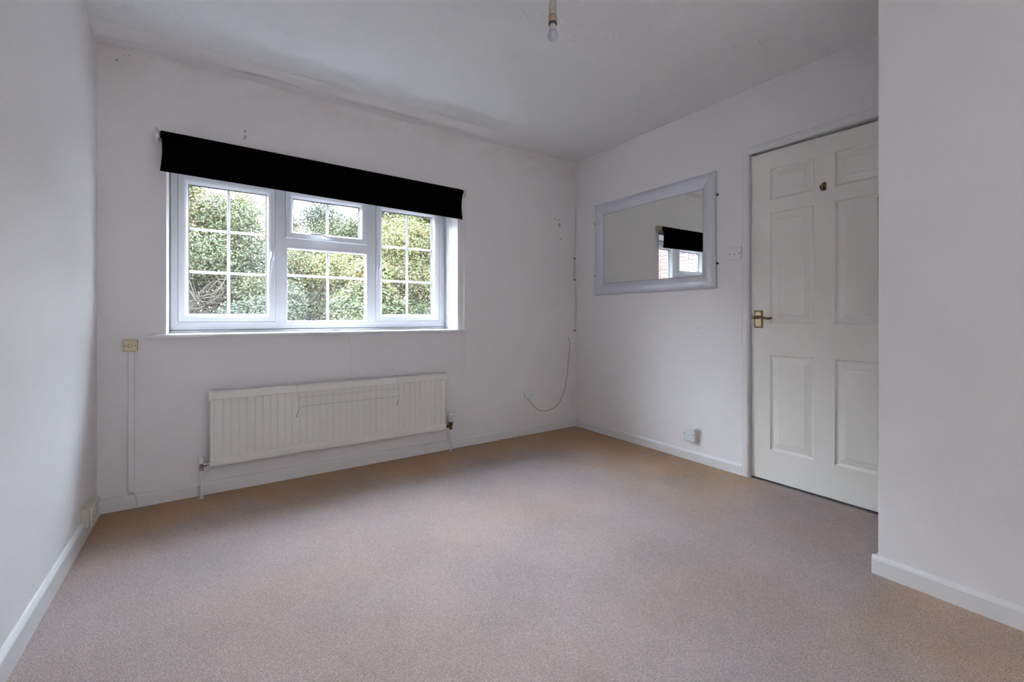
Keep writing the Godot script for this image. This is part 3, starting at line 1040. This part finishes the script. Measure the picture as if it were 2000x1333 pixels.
func electrics() -> void:
	var st: SurfaceTool
	# beige telephone socket with its trunking and lead
	var p := thing("phone_socket")
	tag(p, "yellowed beige telephone socket on the wall left of the sill", "socket")
	plate(p, -3.121, 0.8125, -3.0655, 0.872, 0.030, "aged_plastic", "socket_box")
	for x in [-3.114, -3.0735]: screw(p, x, 0.8425, 0.030, 0.0028)
	st = begin()
	ring(st, -3.102, 0.834, -3.085, 0.850, [[0.0, 0.0302], [0.0012, 0.0302]])
	box(st, Vector3(-3.102, 0.834, 0.029), Vector3(-3.100, 0.850, 0.0304))
	obj("socket_port", st, "rubber", p)
	st = begin()
	box(st, Vector3(-3.1035, 0.081, 0.0), Vector3(-3.0785, 0.8115, 0.014), 0.002)
	tag(obj("cable_trunking", st, "painted"), "white vertical trunking running from the beige socket down to the skirting", "trunking")
	st = begin(true)
	tube(st, smooth_path([Vector3(-3.094, 0.084, 0.006), Vector3(-3.086, 0.078, 0.012), Vector3(-3.077, 0.073, 0.022), Vector3(-3.069, 0.050, 0.0215), Vector3(-3.067, 0.020, 0.0195), Vector3(-3.068, -0.004, 0.0195)], 5), 0.0030, 8)
	tag(obj("phone_lead", st, "cord"), "short white lead bent over the skirting below the trunking", "cable")
	# socket box low on the left wall
	var l := thing("wall_socket", Vector3(-W, 0, 0), PI / 2)
	tag(l, "cream double socket box low on the left wall at the skirting", "socket")
	st = begin()
	box(st, Vector3(-0.325, 0.052, 0.0), Vector3(-0.165, 0.140, 0.026), 0.002)
	obj("back_box", st, "cream_plastic", l)
	st = begin()
	box(st, Vector3(-0.325, 0.052, 0.0262), Vector3(-0.165, 0.140, 0.035), 0.003)
	obj("face_plate", st, "cream_plastic", l)
	for x in [-0.278, -0.212]:
		for h in [[0.0, 0.016, 0.0022, 0.005], [-0.011, -0.006, 0.005, 0.0022], [0.011, -0.006, 0.005, 0.0022]]:
			st = begin()
			box(st, Vector3(x + h[0] - h[2], 0.092 + h[1] - h[3], 0.033), Vector3(x + h[0] + h[2], 0.092 + h[1] + h[3], 0.0353))
			obj("pin_hole", st, "screw", l)
	for x in [-0.262, -0.228]:
		st = begin()
		box(st, Vector3(x - 0.006, 0.114, 0.034), Vector3(x + 0.006, 0.132, 0.038), 0.0015)
		obj("rocker", st, "cream_plastic", l)
	# flex outlet plate near the right corner, with the long cream cable
	var s := thing("flex_outlet")
	tag(s, "white outlet plate low on the window wall, cream cable leaving it", "outlet")
	plate(s, -0.586, 0.2845, -0.4955, 0.3665, 0.009, "bright_plastic")
	for x in [-0.572, -0.510]: screw(s, x, 0.3255, 0.009)
	st = begin()
	box(st, Vector3(-0.538, 0.313, 0.008), Vector3(-0.516, 0.322, 0.0105), 0.001)
	obj("rocker", st, "bright_plastic", s)
	st = begin(true)
	tube(st, smooth_path([Vector3(-0.552, 0.302, 0.006), Vector3(-0.548, 0.298, 0.014), Vector3(-0.520, 0.268, 0.016), Vector3(-0.470, 0.217, 0.012), Vector3(-0.415, 0.186, 0.010), Vector3(-0.355, 0.177, 0.010), Vector3(-0.295, 0.184, 0.011), Vector3(-0.240, 0.203, 0.013), Vector3(-0.190, 0.255, 0.016), Vector3(-0.150, 0.340, 0.017), Vector3(-0.122, 0.440, 0.016), Vector3(-0.105, 0.545, 0.013), Vector3(-0.088, 0.650, 0.010), Vector3(-0.076, 0.735, 0.008), Vector3(-0.078, 0.775, 0.007), Vector3(-0.088, 0.799, 0.002), Vector3(-0.090, 0.801, -0.02)], 5), 0.0031, 8)
	tag(obj("flex_cable", st, "flex"), "cream cable looping from the outlet plate up to a hole near the corner", "cable")
	# mini trunking in the corner, in three lengths with bare wire between
	for t in [[1.527, 2.384, "upper white mini trunking in the room corner, from ceiling to bare wires"], [0.876, 1.325, "lower white mini trunking in the room corner, below the bare wires"]]:
		st = begin()
		box(st, Vector3(-0.0225, t[0], 0.0), Vector3(-0.0065, t[1], 0.006), 0.0015)
		tag(obj("mini_trunking", st, "painted"), t[2], "trunking")
	st = begin(true)
	tube(st, smooth_path([Vector3(-0.020, 1.535, 0.006), Vector3(-0.021, 1.515, 0.007), Vector3(-0.026, 1.45, 0.008), Vector3(-0.027, 1.38, 0.007), Vector3(-0.022, 1.318, 0.006)], 4), 0.0013, 6)
	tube(st, smooth_path([Vector3(-0.012, 1.535, 0.006), Vector3(-0.011, 1.515, 0.007), Vector3(-0.012, 1.45, 0.008), Vector3(-0.012, 1.38, 0.007), Vector3(-0.013, 1.318, 0.006)], 4), 0.0013, 6)
	tag(obj("bare_wires", st, "scuff"), "pair of thin dark wires exposed between the corner trunking lengths", "wire")
	var ci := 0
	for y in [1.522, 1.329, 0.867]:
		var c := thing("cable_clip")
		tag(c, ["dark wire clip at the bottom of the upper corner trunking", "dark wire clip at the top of the lower corner trunking", "dark wire clip in the corner just above the cream cable's hole"][ci], "clip", "corner wire clips")
		ci += 1
		for x in [-0.023, -0.009]:
			st = begin()
			lathe(st, [[0.0045, 0.0], [0.0045, 0.011], [0.0, 0.012]], Vector3(x, y, 0), Vector3.BACK, 8)
			obj("clip_pin", st, "rubber", c)
	# light switch and fused spur on the right wall
	var w := thing("light_switch", Vector3.ZERO, -PI / 2)
	tag(w, "white square light switch between the mirror and the door", "switch")
	plate(w, 1.446, 1.351, 1.5285, 1.4335, 0.009, "bright_plastic")
	for x in [1.455, 1.517]: screw(w, x, 1.392, 0.009)
	st = begin()
	ring(st, 1.479, 1.380, 1.493, 1.404, [[0.0, 0.009], [0.0, 0.0095], [0.001, 0.0095], [0.0015, 0.0085]])
	extrude(st, [Vector2(1.3815, 0.0085), Vector2(1.3815, 0.0135), Vector2(1.392, 0.0105), Vector2(1.4025, 0.0095), Vector2(1.4025, 0.0085)], Vector3(1.4805, 0, 0), Vector3(1.4915, 0, 0), Vector3.UP, Vector3.BACK)
	obj("rocker", st, "bright_plastic", w)
	var f := thing("fused_spur", Vector3.ZERO, -PI / 2)
	tag(f, "white surface fused spur box low on the mirror wall", "switch")
	st = begin()
	box(st, Vector3(1.138, 0.138, 0.0), Vector3(1.224, 0.228, 0.026), 0.002)
	obj("back_box", st, "white_plastic", f)
	st = begin()
	box(st, Vector3(1.136, 0.1365, 0.0265), Vector3(1.2255, 0.2285, 0.036), 0.003)
	obj("face_plate", st, "bright_plastic", f)
	for x in [1.146, 1.2145]: screw(f, x, 0.184, 0.036)
	st = begin()
	box(st, Vector3(1.162, 0.170, 0.035), Vector3(1.172, 0.196, 0.0395), 0.001)
	obj("rocker", st, "bright_plastic", f)
	st = begin()
	ring(st, 1.184, 0.172, 1.208, 0.196, [[0.0, 0.036], [0.001, 0.0372], [0.002, 0.0372], [0.003, 0.036]])
	box(st, Vector3(1.187, 0.175, 0.035), Vector3(1.205, 0.193, 0.0366))
	obj("fuse_holder", st, "bright_plastic", f)

# ------------------------------------------------------------------ pendant lamp
func pendant() -> void:
	var at := Vector3(-1.563, 0, 1.567)
	var p := thing("pendant_lamp", at)
	tag(p, "bare opal bulb in a pale pendant lampholder hanging from the ceiling", "lamp")
	var st := begin()
	lathe(st, [[0.0, H - 0.026], [0.014, H - 0.026], [0.034, H - 0.020], [0.040, H - 0.006], [0.040, H]], Vector3.ZERO, Vector3.UP, 28)
	obj("ceiling_rose", st, "lamp_plastic", p)
	st = begin(true)
	tube(st, [Vector3(0, 2.305, 0), Vector3(0, H - 0.024, 0)], 0.0034, 8)
	obj("flex", st, "lamp_plastic", p)
	st = begin()
	lathe(st, [[0.0165, 2.257], [0.0165, 2.262], [0.0160, 2.268], [0.0145, 2.314], [0.010, 2.324], [0.004, 2.328], [0.0, 2.328]], Vector3.ZERO, Vector3.UP, 24)
	for k in 16:
		var a := TAU * k / 16.0
		tube(st, [Vector3(cos(a) * 0.0160, 2.264, sin(a) * 0.0160), Vector3(cos(a) * 0.0145, 2.312, sin(a) * 0.0145)], 0.0012, 5)
	obj("lampholder_cap", st, "lamp_plastic", p)
	st = begin()
	lathe(st, [[0.0145, 2.253], [0.0145, 2.258]], Vector3.ZERO, Vector3.UP, 24)
	obj("holder_gap", st, "screw", p)
	st = begin()
	lathe(st, [[0.0170, 2.226], [0.0172, 2.240], [0.0168, 2.2535], [0.0145, 2.2545]], Vector3.ZERO, Vector3.UP, 24)
	obj("lampholder_skirt", st, "heat_brown", p)
	st = begin()
	lathe(st, [[0.0125, 2.219], [0.0165, 2.217], [0.0182, 2.220], [0.0182, 2.226], [0.0170, 2.2275]], Vector3.ZERO, Vector3.UP, 24)
	obj("shade_ring", st, "screw", p)
	st = begin()
	lathe(st, [[0.0155, 2.193], [0.0145, 2.200], [0.0130, 2.214], [0.0125, 2.232], [0.0, 2.232]], Vector3.ZERO, Vector3.UP, 24)
	obj("bulb_base", st, "lamp_plastic", p)
	st = begin(true)
	var pr := []
	for k in 13:
		var a := PI * k / 12.0 * 0.80
		pr.append([0.0225 * sin(a), 2.1725 - 0.0225 * cos(a)])
	pr.append([0.0158, 2.194])
	lathe(st, pr, Vector3.ZERO, Vector3.UP, 28)
	obj("bulb", st, "bulb_opal", p)

# ------------------------------------------------------------------ garden
func leaf_mesh(l: float, w: float) -> ArrayMesh:
	var st := begin()
	var mid := [Vector3(0, 0, 0), Vector3(0, 0.25 * l, 0.04 * l), Vector3(0, 0.65 * l, 0.03 * l), Vector3(0, l, -0.06 * l)]
	for s in [-1.0, 1.0]:
		var e1 := Vector3(s * w * 0.42, 0.22 * l, 0.10 * l)
		var e2 := Vector3(s * w * 0.5, 0.55 * l, 0.09 * l)
		poly(st, [mid[0], e1, mid[1]], Vector3.BACK)
		poly(st, [mid[1], e1, e2, mid[2]], Vector3.BACK)
		poly(st, [mid[2], e2, mid[3]], Vector3.BACK)
	return commit(st)

func foliage(parent: Node, blobs: Array, count: int, mesh: ArrayMesh, cols: Array, sd: int, size := 1.0) -> void:
	var r := RandomNumberGenerator.new()
	r.seed = sd
	var total := 0.0
	for b in blobs: total += b[1].x * b[1].y + b[1].y * b[1].z + b[1].x * b[1].z
	var mm := MultiMesh.new()
	mm.transform_format = MultiMesh.TRANSFORM_3D
	mm.use_colors = true
	mm.mesh = mesh
	mm.instance_count = count
	var k := 0
	for bi in blobs.size():
		var b: Array = blobs[bi]
		var rad: Vector3 = b[1]
		var n := int(count * (rad.x * rad.y + rad.y * rad.z + rad.x * rad.z) / total) if bi < blobs.size() - 1 else count - k
		var cc: Color = cols[bi % cols.size()]
		# leaves sit in sprays round twig ends
		var left := n
		while left > 0:
			var d := Vector3(r.randfn(), r.randfn(), r.randfn()).normalized()
			var sh := pow(r.randf(), 0.45)
			var c: Vector3 = b[0] + d * rad * sh
			var tone := r.randf_range(0.65, 1.25)
			var warm := r.randf_range(-0.12, 0.18)
			var dry := r.randf() < 0.07
			for q in min(left, r.randi_range(4, 9)):
				var nrm := (Vector3(0, 0.55, 0) + d * 0.5 + Vector3(r.randfn(), r.randfn(), r.randfn()) * 0.55).normalized()
				var dir := (Vector3(r.randfn(), r.randfn() - 0.25, r.randfn()) * 0.9 + d * 0.5)
				dir = (dir - nrm * dir.dot(nrm)).normalized()
				var s := size * r.randf_range(0.65, 1.25)
				var bas := Basis(dir.cross(nrm), dir, nrm) * Basis.from_scale(Vector3.ONE * s)
				var at := c + Vector3(r.randfn(), r.randfn(), r.randfn()) * 0.045 * size
				mm.set_instance_transform(k, Transform3D(bas, at))
				var tn := 0.72 * tone * r.randf_range(0.8, 1.2)
				mm.set_instance_color(k, Color(cc.r * tn * (1.5 if dry else 1.0 + warm), cc.g * tn * (0.88 if dry else 1.0), cc.b * tn * (1.0 if dry else 1.0 - warm)))
				k += 1
				left -= 1
	var o := MultiMeshInstance3D.new()
	o.name = "foliage"
	o.multimesh = mm
	o.material_override = M["leaf"]
	o.set_meta("kind", "stuff")
	parent.add_child(o, true)

func limbs(parent: Node, base: Vector3, blobs: Array, r0: float, key: String, sd: int) -> void:
	var r := RandomNumberGenerator.new()
	r.seed = sd
	var st := begin(true)
	var top: Vector3 = base + Vector3(0, 0.4, 0)
	for b in blobs: top += (b[0] - base) * Vector3(0.5, 0.35, 0.5) / blobs.size()
	tube(st, smooth_path([base - Vector3(0, 0.3, 0), base.lerp(top, 0.5) + Vector3(r.randfn(), 0, r.randfn()) * 0.04, top], 4), r0, 8, r0 * 0.6)
	obj("trunk", st, key, parent)
	st = begin(true)
	for b in blobs:
		var e: Vector3 = b[0]
		var m := top.lerp(e, 0.5) + Vector3(r.randfn(), r.randfn(), r.randfn()) * 0.08
		tube(st, smooth_path([top, m, e], 4), r0 * 0.5, 6, r0 * 0.18)
		for k in 9:
			var d := Vector3(r.randfn(), r.randfn() * 0.8 + 0.3, r.randfn()).normalized()
			var s := m.lerp(e, r.randf())
			var f: Vector3 = e + d * b[1] * 0.95
			tube(st, smooth_path([s, s.lerp(f, 0.5) + Vector3(r.randfn(), r.randfn(), r.randfn()) * 0.06, f], 3), r0 * 0.16, 5, r0 * 0.05)
	obj("branches", st, key, parent)

func ground_y(x: float, z: float) -> float:
	return lerpf(-0.35, 0.82, smoothstep(-0.8, -4.6, z)) + 0.25 * smoothstep(-4.6, -9.0, z) + 0.05 * sin(x * 1.7) * smoothstep(-1.0, -3.0, z)

func shrub(called: String, label: String, cat: String, base: Vector3, blobs: Array, count: int, mesh: ArrayMesh, cols: Array, sd: int, trunk := 0.05, bark := "bark", size := 1.0) -> Node3D:
	var at := Vector3(base.x, ground_y(base.x, base.z), base.z)
	var o := thing(called, at)
	tag(o, label, cat)
	var loc := []
	for b in blobs: loc.append([b[0] - at, b[1]])
	limbs(o, Vector3.ZERO, loc, trunk, bark, sd)
	foliage(o, loc, count, mesh, cols, sd + 100, size)
	return o

func outside() -> void:
	# rising bank
	var st := begin(true)
	var n := 40
	for i in n:
		for j in n:
			var q := []
			for e in [[0, 0], [1, 0], [1, 1], [0, 1]]:
				var x := lerpf(-14.0, 14.0, float(i + e[0]) / n)
				var z := lerpf(-0.3, -16.0, float(j + e[1]) / n)
				q.append(Vector3(x, ground_y(x, z), z))
			poly(st, q, Vector3.UP)
	struct(obj("ground", st, "leaf_litter"))
	var small := leaf_mesh(0.040, 0.0165)
	var large := leaf_mesh(0.066, 0.024)
	var fine := leaf_mesh(0.036, 0.013)
	var V := func(a, b, c) -> Vector3: return Vector3(a, b, c)
	# colours are linear leaf reflectances
	var mid := Color(0.058, 0.070, 0.034)
	var deep := Color(0.038, 0.054, 0.034)
	var olive := Color(0.078, 0.080, 0.038)
	var lime := Color(0.112, 0.120, 0.050)
	var blue := Color(0.054, 0.066, 0.043)
	shrub("evergreen_shrub", "tall olive-green shrub behind the left casement, with bare lower twigs", "shrub", V.call(-3.0, 0, -5.0),
		[[V.call(-3.1, 2.5, -5.0), V.call(0.62, 0.52, 0.6)], [V.call(-2.5, 2.42, -4.9), V.call(0.5, 0.42, 0.5)], [V.call(-2.9, 1.85, -4.7), V.call(0.7, 0.42, 0.6)], [V.call(-2.25, 1.75, -4.8), V.call(0.5, 0.45, 0.5)], [V.call(-3.7, 1.9, -5.1), V.call(0.6, 0.6, 0.6)], [V.call(-3.2, 3.02, -5.1), V.call(0.4, 0.3, 0.4)], [V.call(-2.35, 2.78, -5.3), V.call(0.34, 0.22, 0.34)]],
		72000, small, [olive, mid, mid, blue, mid, olive], 1, 0.07, "pale_bark")
	shrub("holly_bush", "low dark blue-green bush at the foot of the left casement", "shrub", V.call(-2.2, 0, -3.9),
		[[V.call(-2.15, 1.02, -3.9), V.call(0.36, 0.26, 0.35)], [V.call(-2.42, 0.93, -3.8), V.call(0.28, 0.2, 0.3)], [V.call(-1.9, 1.15, -4.1), V.call(0.3, 0.35, 0.3)], [V.call(-2.2, 1.35, -4.3), V.call(0.3, 0.22, 0.3)]],
		34000, small, [blue, deep, blue, mid], 2, 0.035)
	shrub("yew_tree", "dark green tree crown rising against the sky in the middle of the view", "tree", V.call(-0.9, 0, -6.2),
		[[V.call(-1.0, 2.98, -6.2), V.call(0.42, 0.42, 0.4)], [V.call(-0.72, 2.6, -6.1), V.call(0.6, 0.35, 0.5)], [V.call(-1.5, 2.25, -6.0), V.call(0.55, 0.4, 0.5)], [V.call(-0.25, 2.75, -6.1), V.call(0.5, 0.45, 0.5)], [V.call(-1.55, 2.72, -6.4), V.call(0.3, 0.25, 0.3)], [V.call(-0.9, 2.0, -5.8), V.call(0.8, 0.4, 0.5)]],
		76000, fine, [deep, mid, olive, mid, mid], 3, 0.06)
	shrub("mixed_hedge", "yellow-green hedge growth in the middle distance behind the leaning branch", "hedge", V.call(-1.5, 0, -5.3),
		[[V.call(-1.6, 1.75, -5.3), V.call(0.5, 0.4, 0.45)], [V.call(-1.0, 1.75, -5.2), V.call(0.55, 0.4, 0.45)], [V.call(-1.75, 1.2, -5.2), V.call(0.45, 0.32, 0.4)], [V.call(-1.1, 1.2, -5.3), V.call(0.5, 0.34, 0.4)], [V.call(-0.3, 1.9, -5.5), V.call(0.6, 0.5, 0.5)]],
		52000, small, [olive, lime, deep, olive, lime], 4, 0.045)
	shrub("laurel_bush", "glossy large-leaved laurel bush low in the middle window", "shrub", V.call(-0.85, 0, -4.0),
		[[V.call(-0.95, 1.12, -4.0), V.call(0.34, 0.30, 0.32)], [V.call(-0.62, 1.32, -4.1), V.call(0.36, 0.30, 0.34)], [V.call(-1.05, 0.92, -3.85), V.call(0.26, 0.18, 0.26)], [V.call(-0.4, 1.0, -4.0), V.call(0.4, 0.3, 0.34)], [V.call(-0.55, 1.7, -4.4), V.call(0.36, 0.24, 0.3)]],
		22000, large, [Color(0.072, 0.088, 0.044), olive, Color(0.074, 0.09, 0.045), mid, lime], 5, 0.04)
	shrub("privet_shrub", "bright yellow-green shrub filling the right casement", "shrub", V.call(0.35, 0, -4.9),
		[[V.call(0.2, 2.35, -4.9), V.call(0.65, 0.5, 0.6)], [V.call(0.75, 2.2, -4.9), V.call(0.6, 0.6, 0.6)], [V.call(0.15, 1.6, -4.6), V.call(0.55, 0.45, 0.55)], [V.call(0.75, 1.45, -4.6), V.call(0.6, 0.5, 0.55)], [V.call(0.3, 1.05, -4.4), V.call(0.5, 0.3, 0.45)], [V.call(1.35, 1.9, -5.0), V.call(0.6, 0.8, 0.6)]],
		80000, small, [lime, olive, olive, lime, mid, olive], 6, 0.06)
	shrub("added_tall_tree", "tall leafy tree added right of the garden to block sky light", "tree", V.call(2.6, 0, -4.4),
		[[V.call(1.9, 3.0, -4.2), V.call(0.9, 1.0, 0.9)], [V.call(2.7, 3.6, -4.4), V.call(1.1, 1.3, 1.0)], [V.call(3.4, 2.4, -3.6), V.call(1.0, 1.4, 1.0)], [V.call(2.3, 2.0, -4.6), V.call(0.9, 0.9, 0.8)], [V.call(3.2, 4.6, -4.4), V.call(1.0, 0.9, 1.0)], [V.call(4.2, 3.2, -3.0), V.call(1.0, 1.6, 1.0)], [V.call(2.4, 5.4, -4.5), V.call(1.2, 1.0, 1.0)], [V.call(3.4, 4.6, -2.6), V.call(1.1, 1.1, 1.0)]],
		80000, small, [mid, olive, mid, olive], 9, 0.12, "bark", 2.3)  # added mostly out of view, holds back sky light from the right
	shrub("added_tall_tree", "tall tree added behind the bright shrub on the right to block sky light", "tree", V.call(1.0, 0, -6.6),
		[[V.call(0.75, 3.5, -6.6), V.call(0.8, 0.8, 0.8)], [V.call(1.5, 3.9, -6.5), V.call(1.0, 1.1, 0.9)], [V.call(1.2, 4.9, -6.6), V.call(0.9, 0.8, 0.8)], [V.call(2.3, 4.6, -6.2), V.call(1.0, 1.2, 0.9)], [V.call(1.6, 5.8, -6.3), V.call(1.2, 0.9, 0.9)]],
		55000, small, [mid, olive, mid, olive], 12, 0.10, "bark", 2.2)  # added to screen the left wall from sky light above the shrubs
	shrub("added_tall_tree", "tall dense tree added at the back left of the garden to block sky light", "tree", V.call(-5.0, 0, -7.6),
		[[V.call(-4.6, 3.1, -7.4), V.call(1.1, 1.3, 0.9)], [V.call(-5.9, 3.5, -7.6), V.call(1.2, 1.5, 1.0)], [V.call(-5.2, 4.7, -7.6), V.call(1.2, 1.0, 1.0)], [V.call(-3.7, 3.4, -7.9), V.call(0.8, 0.9, 0.8)], [V.call(-7.0, 3.6, -7.4), V.call(1.1, 1.4, 1.0)]],
		52000, small, [mid, olive, deep, mid], 13, 0.12, "bark", 2.3)  # added to keep direct sky light off the partition
	# a second row behind, so that the planting is deep
	shrub("background_shrub", "dense green shrub at the back left of the garden", "shrub", V.call(-3.2, 0, -7.0),
		[[V.call(-4.0, 2.0, -7.0), V.call(0.9, 0.9, 0.7)], [V.call(-2.9, 2.3, -7.0), V.call(0.8, 0.8, 0.7)], [V.call(-2.1, 2.0, -7.1), V.call(0.8, 0.85, 0.7)]],
		40000, small, [olive, mid, olive], 7, 0.06, "bark", 1.25)
	shrub("background_shrub", "dense green shrub at the back right of the garden", "shrub", V.call(0.3, 0, -7.4),
		[[V.call(-1.1, 1.75, -7.2), V.call(0.8, 0.7, 0.7)], [V.call(0.0, 2.1, -7.3), V.call(0.8, 0.8, 0.7)], [V.call(1.0, 2.4, -7.2), V.call(0.9, 0.9, 0.7)], [V.call(2.1, 2.2, -7.0), V.call(0.9, 1.0, 0.7)]],
		52000, small, [mid, olive, lime, mid], 8, 0.06, "bark", 1.25)
	shrub("brush_thicket", "brown-leaved thicket behind the tangle of bare twigs", "shrub", V.call(-3.0, 0, -5.6),
		[[V.call(-3.1, 1.15, -5.5), V.call(0.5, 0.4, 0.4)], [V.call(-2.4, 1.15, -5.6), V.call(0.5, 0.4, 0.4)], [V.call(-2.85, 1.5, -5.7), V.call(0.5, 0.3, 0.3)], [V.call(-1.7, 1.0, -5.9), V.call(0.4, 0.35, 0.4)]],
		24000, small, [Color(0.052, 0.046, 0.032), olive, Color(0.05, 0.045, 0.034)], 15, 0.04, "pale_bark")
	shrub("low_shrub", "low olive shrub at the left edge of the garden below the brick wall's end", "shrub", V.call(-4.3, 0, -5.2),
		[[V.call(-4.15, 1.2, -5.2), V.call(0.55, 0.5, 0.5)], [V.call(-3.75, 0.95, -4.9), V.call(0.45, 0.35, 0.4)], [V.call(-4.25, 1.7, -6.3), V.call(0.45, 0.6, 0.5)], [V.call(-3.6, 1.45, -5.7), V.call(0.5, 0.5, 0.4)]],
		26000, small, [olive, mid, deep, olive], 16, 0.04)
	# leaning trunk in the middle light and a tangle of bare twigs at the left
	st = begin(true)
	var gy := ground_y(-1.75, -4.35)
	tube(st, smooth_path([V.call(-1.82, gy - 0.1, -4.35), V.call(-1.66, 1.0, -4.35), V.call(-1.50, 1.20, -4.36), V.call(-1.33, 1.42, -4.42), V.call(-1.18, 1.72, -4.55)], 5), 0.034, 9, 0.014)
	tube(st, smooth_path([V.call(-1.47, 1.24, -4.36), V.call(-1.34, 1.30, -4.30), V.call(-1.22, 1.30, -4.28)], 4), 0.014, 7, 0.006)
	tube(st, smooth_path([V.call(-1.60, 1.08, -4.35), V.call(-1.56, 0.96, -4.30), V.call(-1.50, 0.80, -4.28)], 4), 0.016, 7, 0.012)
	tag(obj("leaning_branch", st, "bark"), "dark leaning tree branch seen through the lower middle pane", "branch")
	st = begin(true)
	var r := RandomNumberGenerator.new()
	r.seed = 77
	for k in 64:
		var a := Vector3(r.randf_range(-3.15, -2.45), r.randf_range(0.85, 1.25), r.randf_range(-4.5, -4.1))
		var d := Vector3(r.randf_range(-0.5, 0.6), r.randf_range(-0.05, 0.5), r.randf_range(-0.25, 0.25))
		tube(st, smooth_path([a, a + d * 0.5 + Vector3(r.randfn(), r.randfn(), r.randfn()) * 0.10, a + d + Vector3(0, r.randf_range(-0.15, 0.1), 0)], 4), r.randf_range(0.005, 0.014), 6, 0.003)
	var tw := obj("bare_twigs", st, "pale_bark")
	tag(tw, "tangle of pale bare twigs behind the lower left pane", "twigs")
	tw.set_meta("kind", "stuff")
	# brick side wall of the neighbouring building, seen only in the mirror
	var b := thing("brick_building", Vector3(-5.2, 0, 0))
	tag(b, "red brick wall of the neighbouring building reflected in the mirror", "building")
	st = begin()
	box(st, Vector3(-3.0, -0.4, -6.5), Vector3(-0.012, 2.50, -0.4))
	obj("mortar_core", st, "mortar", b)
	st = begin()
	box(st, Vector3(-3.1, 2.50, -6.6), Vector3(0.06, 2.58, -0.3), 0.01)
	obj("coping", st, "mortar", b)
	st = begin()
	box(st, Vector3(1.9, -0.4, 3.6), Vector3(2.15, 1.7, 8.6), 0.02)
	tag(obj("added_blocker_wall", st, "mortar"), "plain unseen wall added outside the invented window to block low sky light", "wall")  # unseen, added to cut the low sky reaching the invented window
	var bl := begin()
	box(bl, Vector3(-0.05, -0.0325, -0.1075), Vector3(0.0, 0.0325, 0.1075), 0.004)
	var bm := commit(bl)
	var rest := begin()
	var cr := RandomNumberGenerator.new()
	cr.seed = 5
	var made := 0
	for row in 37:
		var y := -0.3 + row * 0.075
		var z := -0.52 - (0.1125 if row % 2 else 0.0)
		while z > -6.35:
			var near := y > 0.75 and y < 2.6 and z < -1.75 and z > -4.0
			var off := Vector3(cr.randf_range(-0.002, 0.002), y, z)
			if near and made < 270:
				put("brick", bm, M[["brick_red", "brick_pink", "brick_dark", "brick_red"][cr.randi() % 4]], b, off)
				made += 1
			else:
				box(rest, off + Vector3(-0.05, -0.0325, -0.1075), off + Vector3(0.0, 0.0325, 0.1075))
			z -= 0.225
	var ro := obj("brick_courses", rest, "brick_red", b)
	ro.set_meta("kind", "stuff")
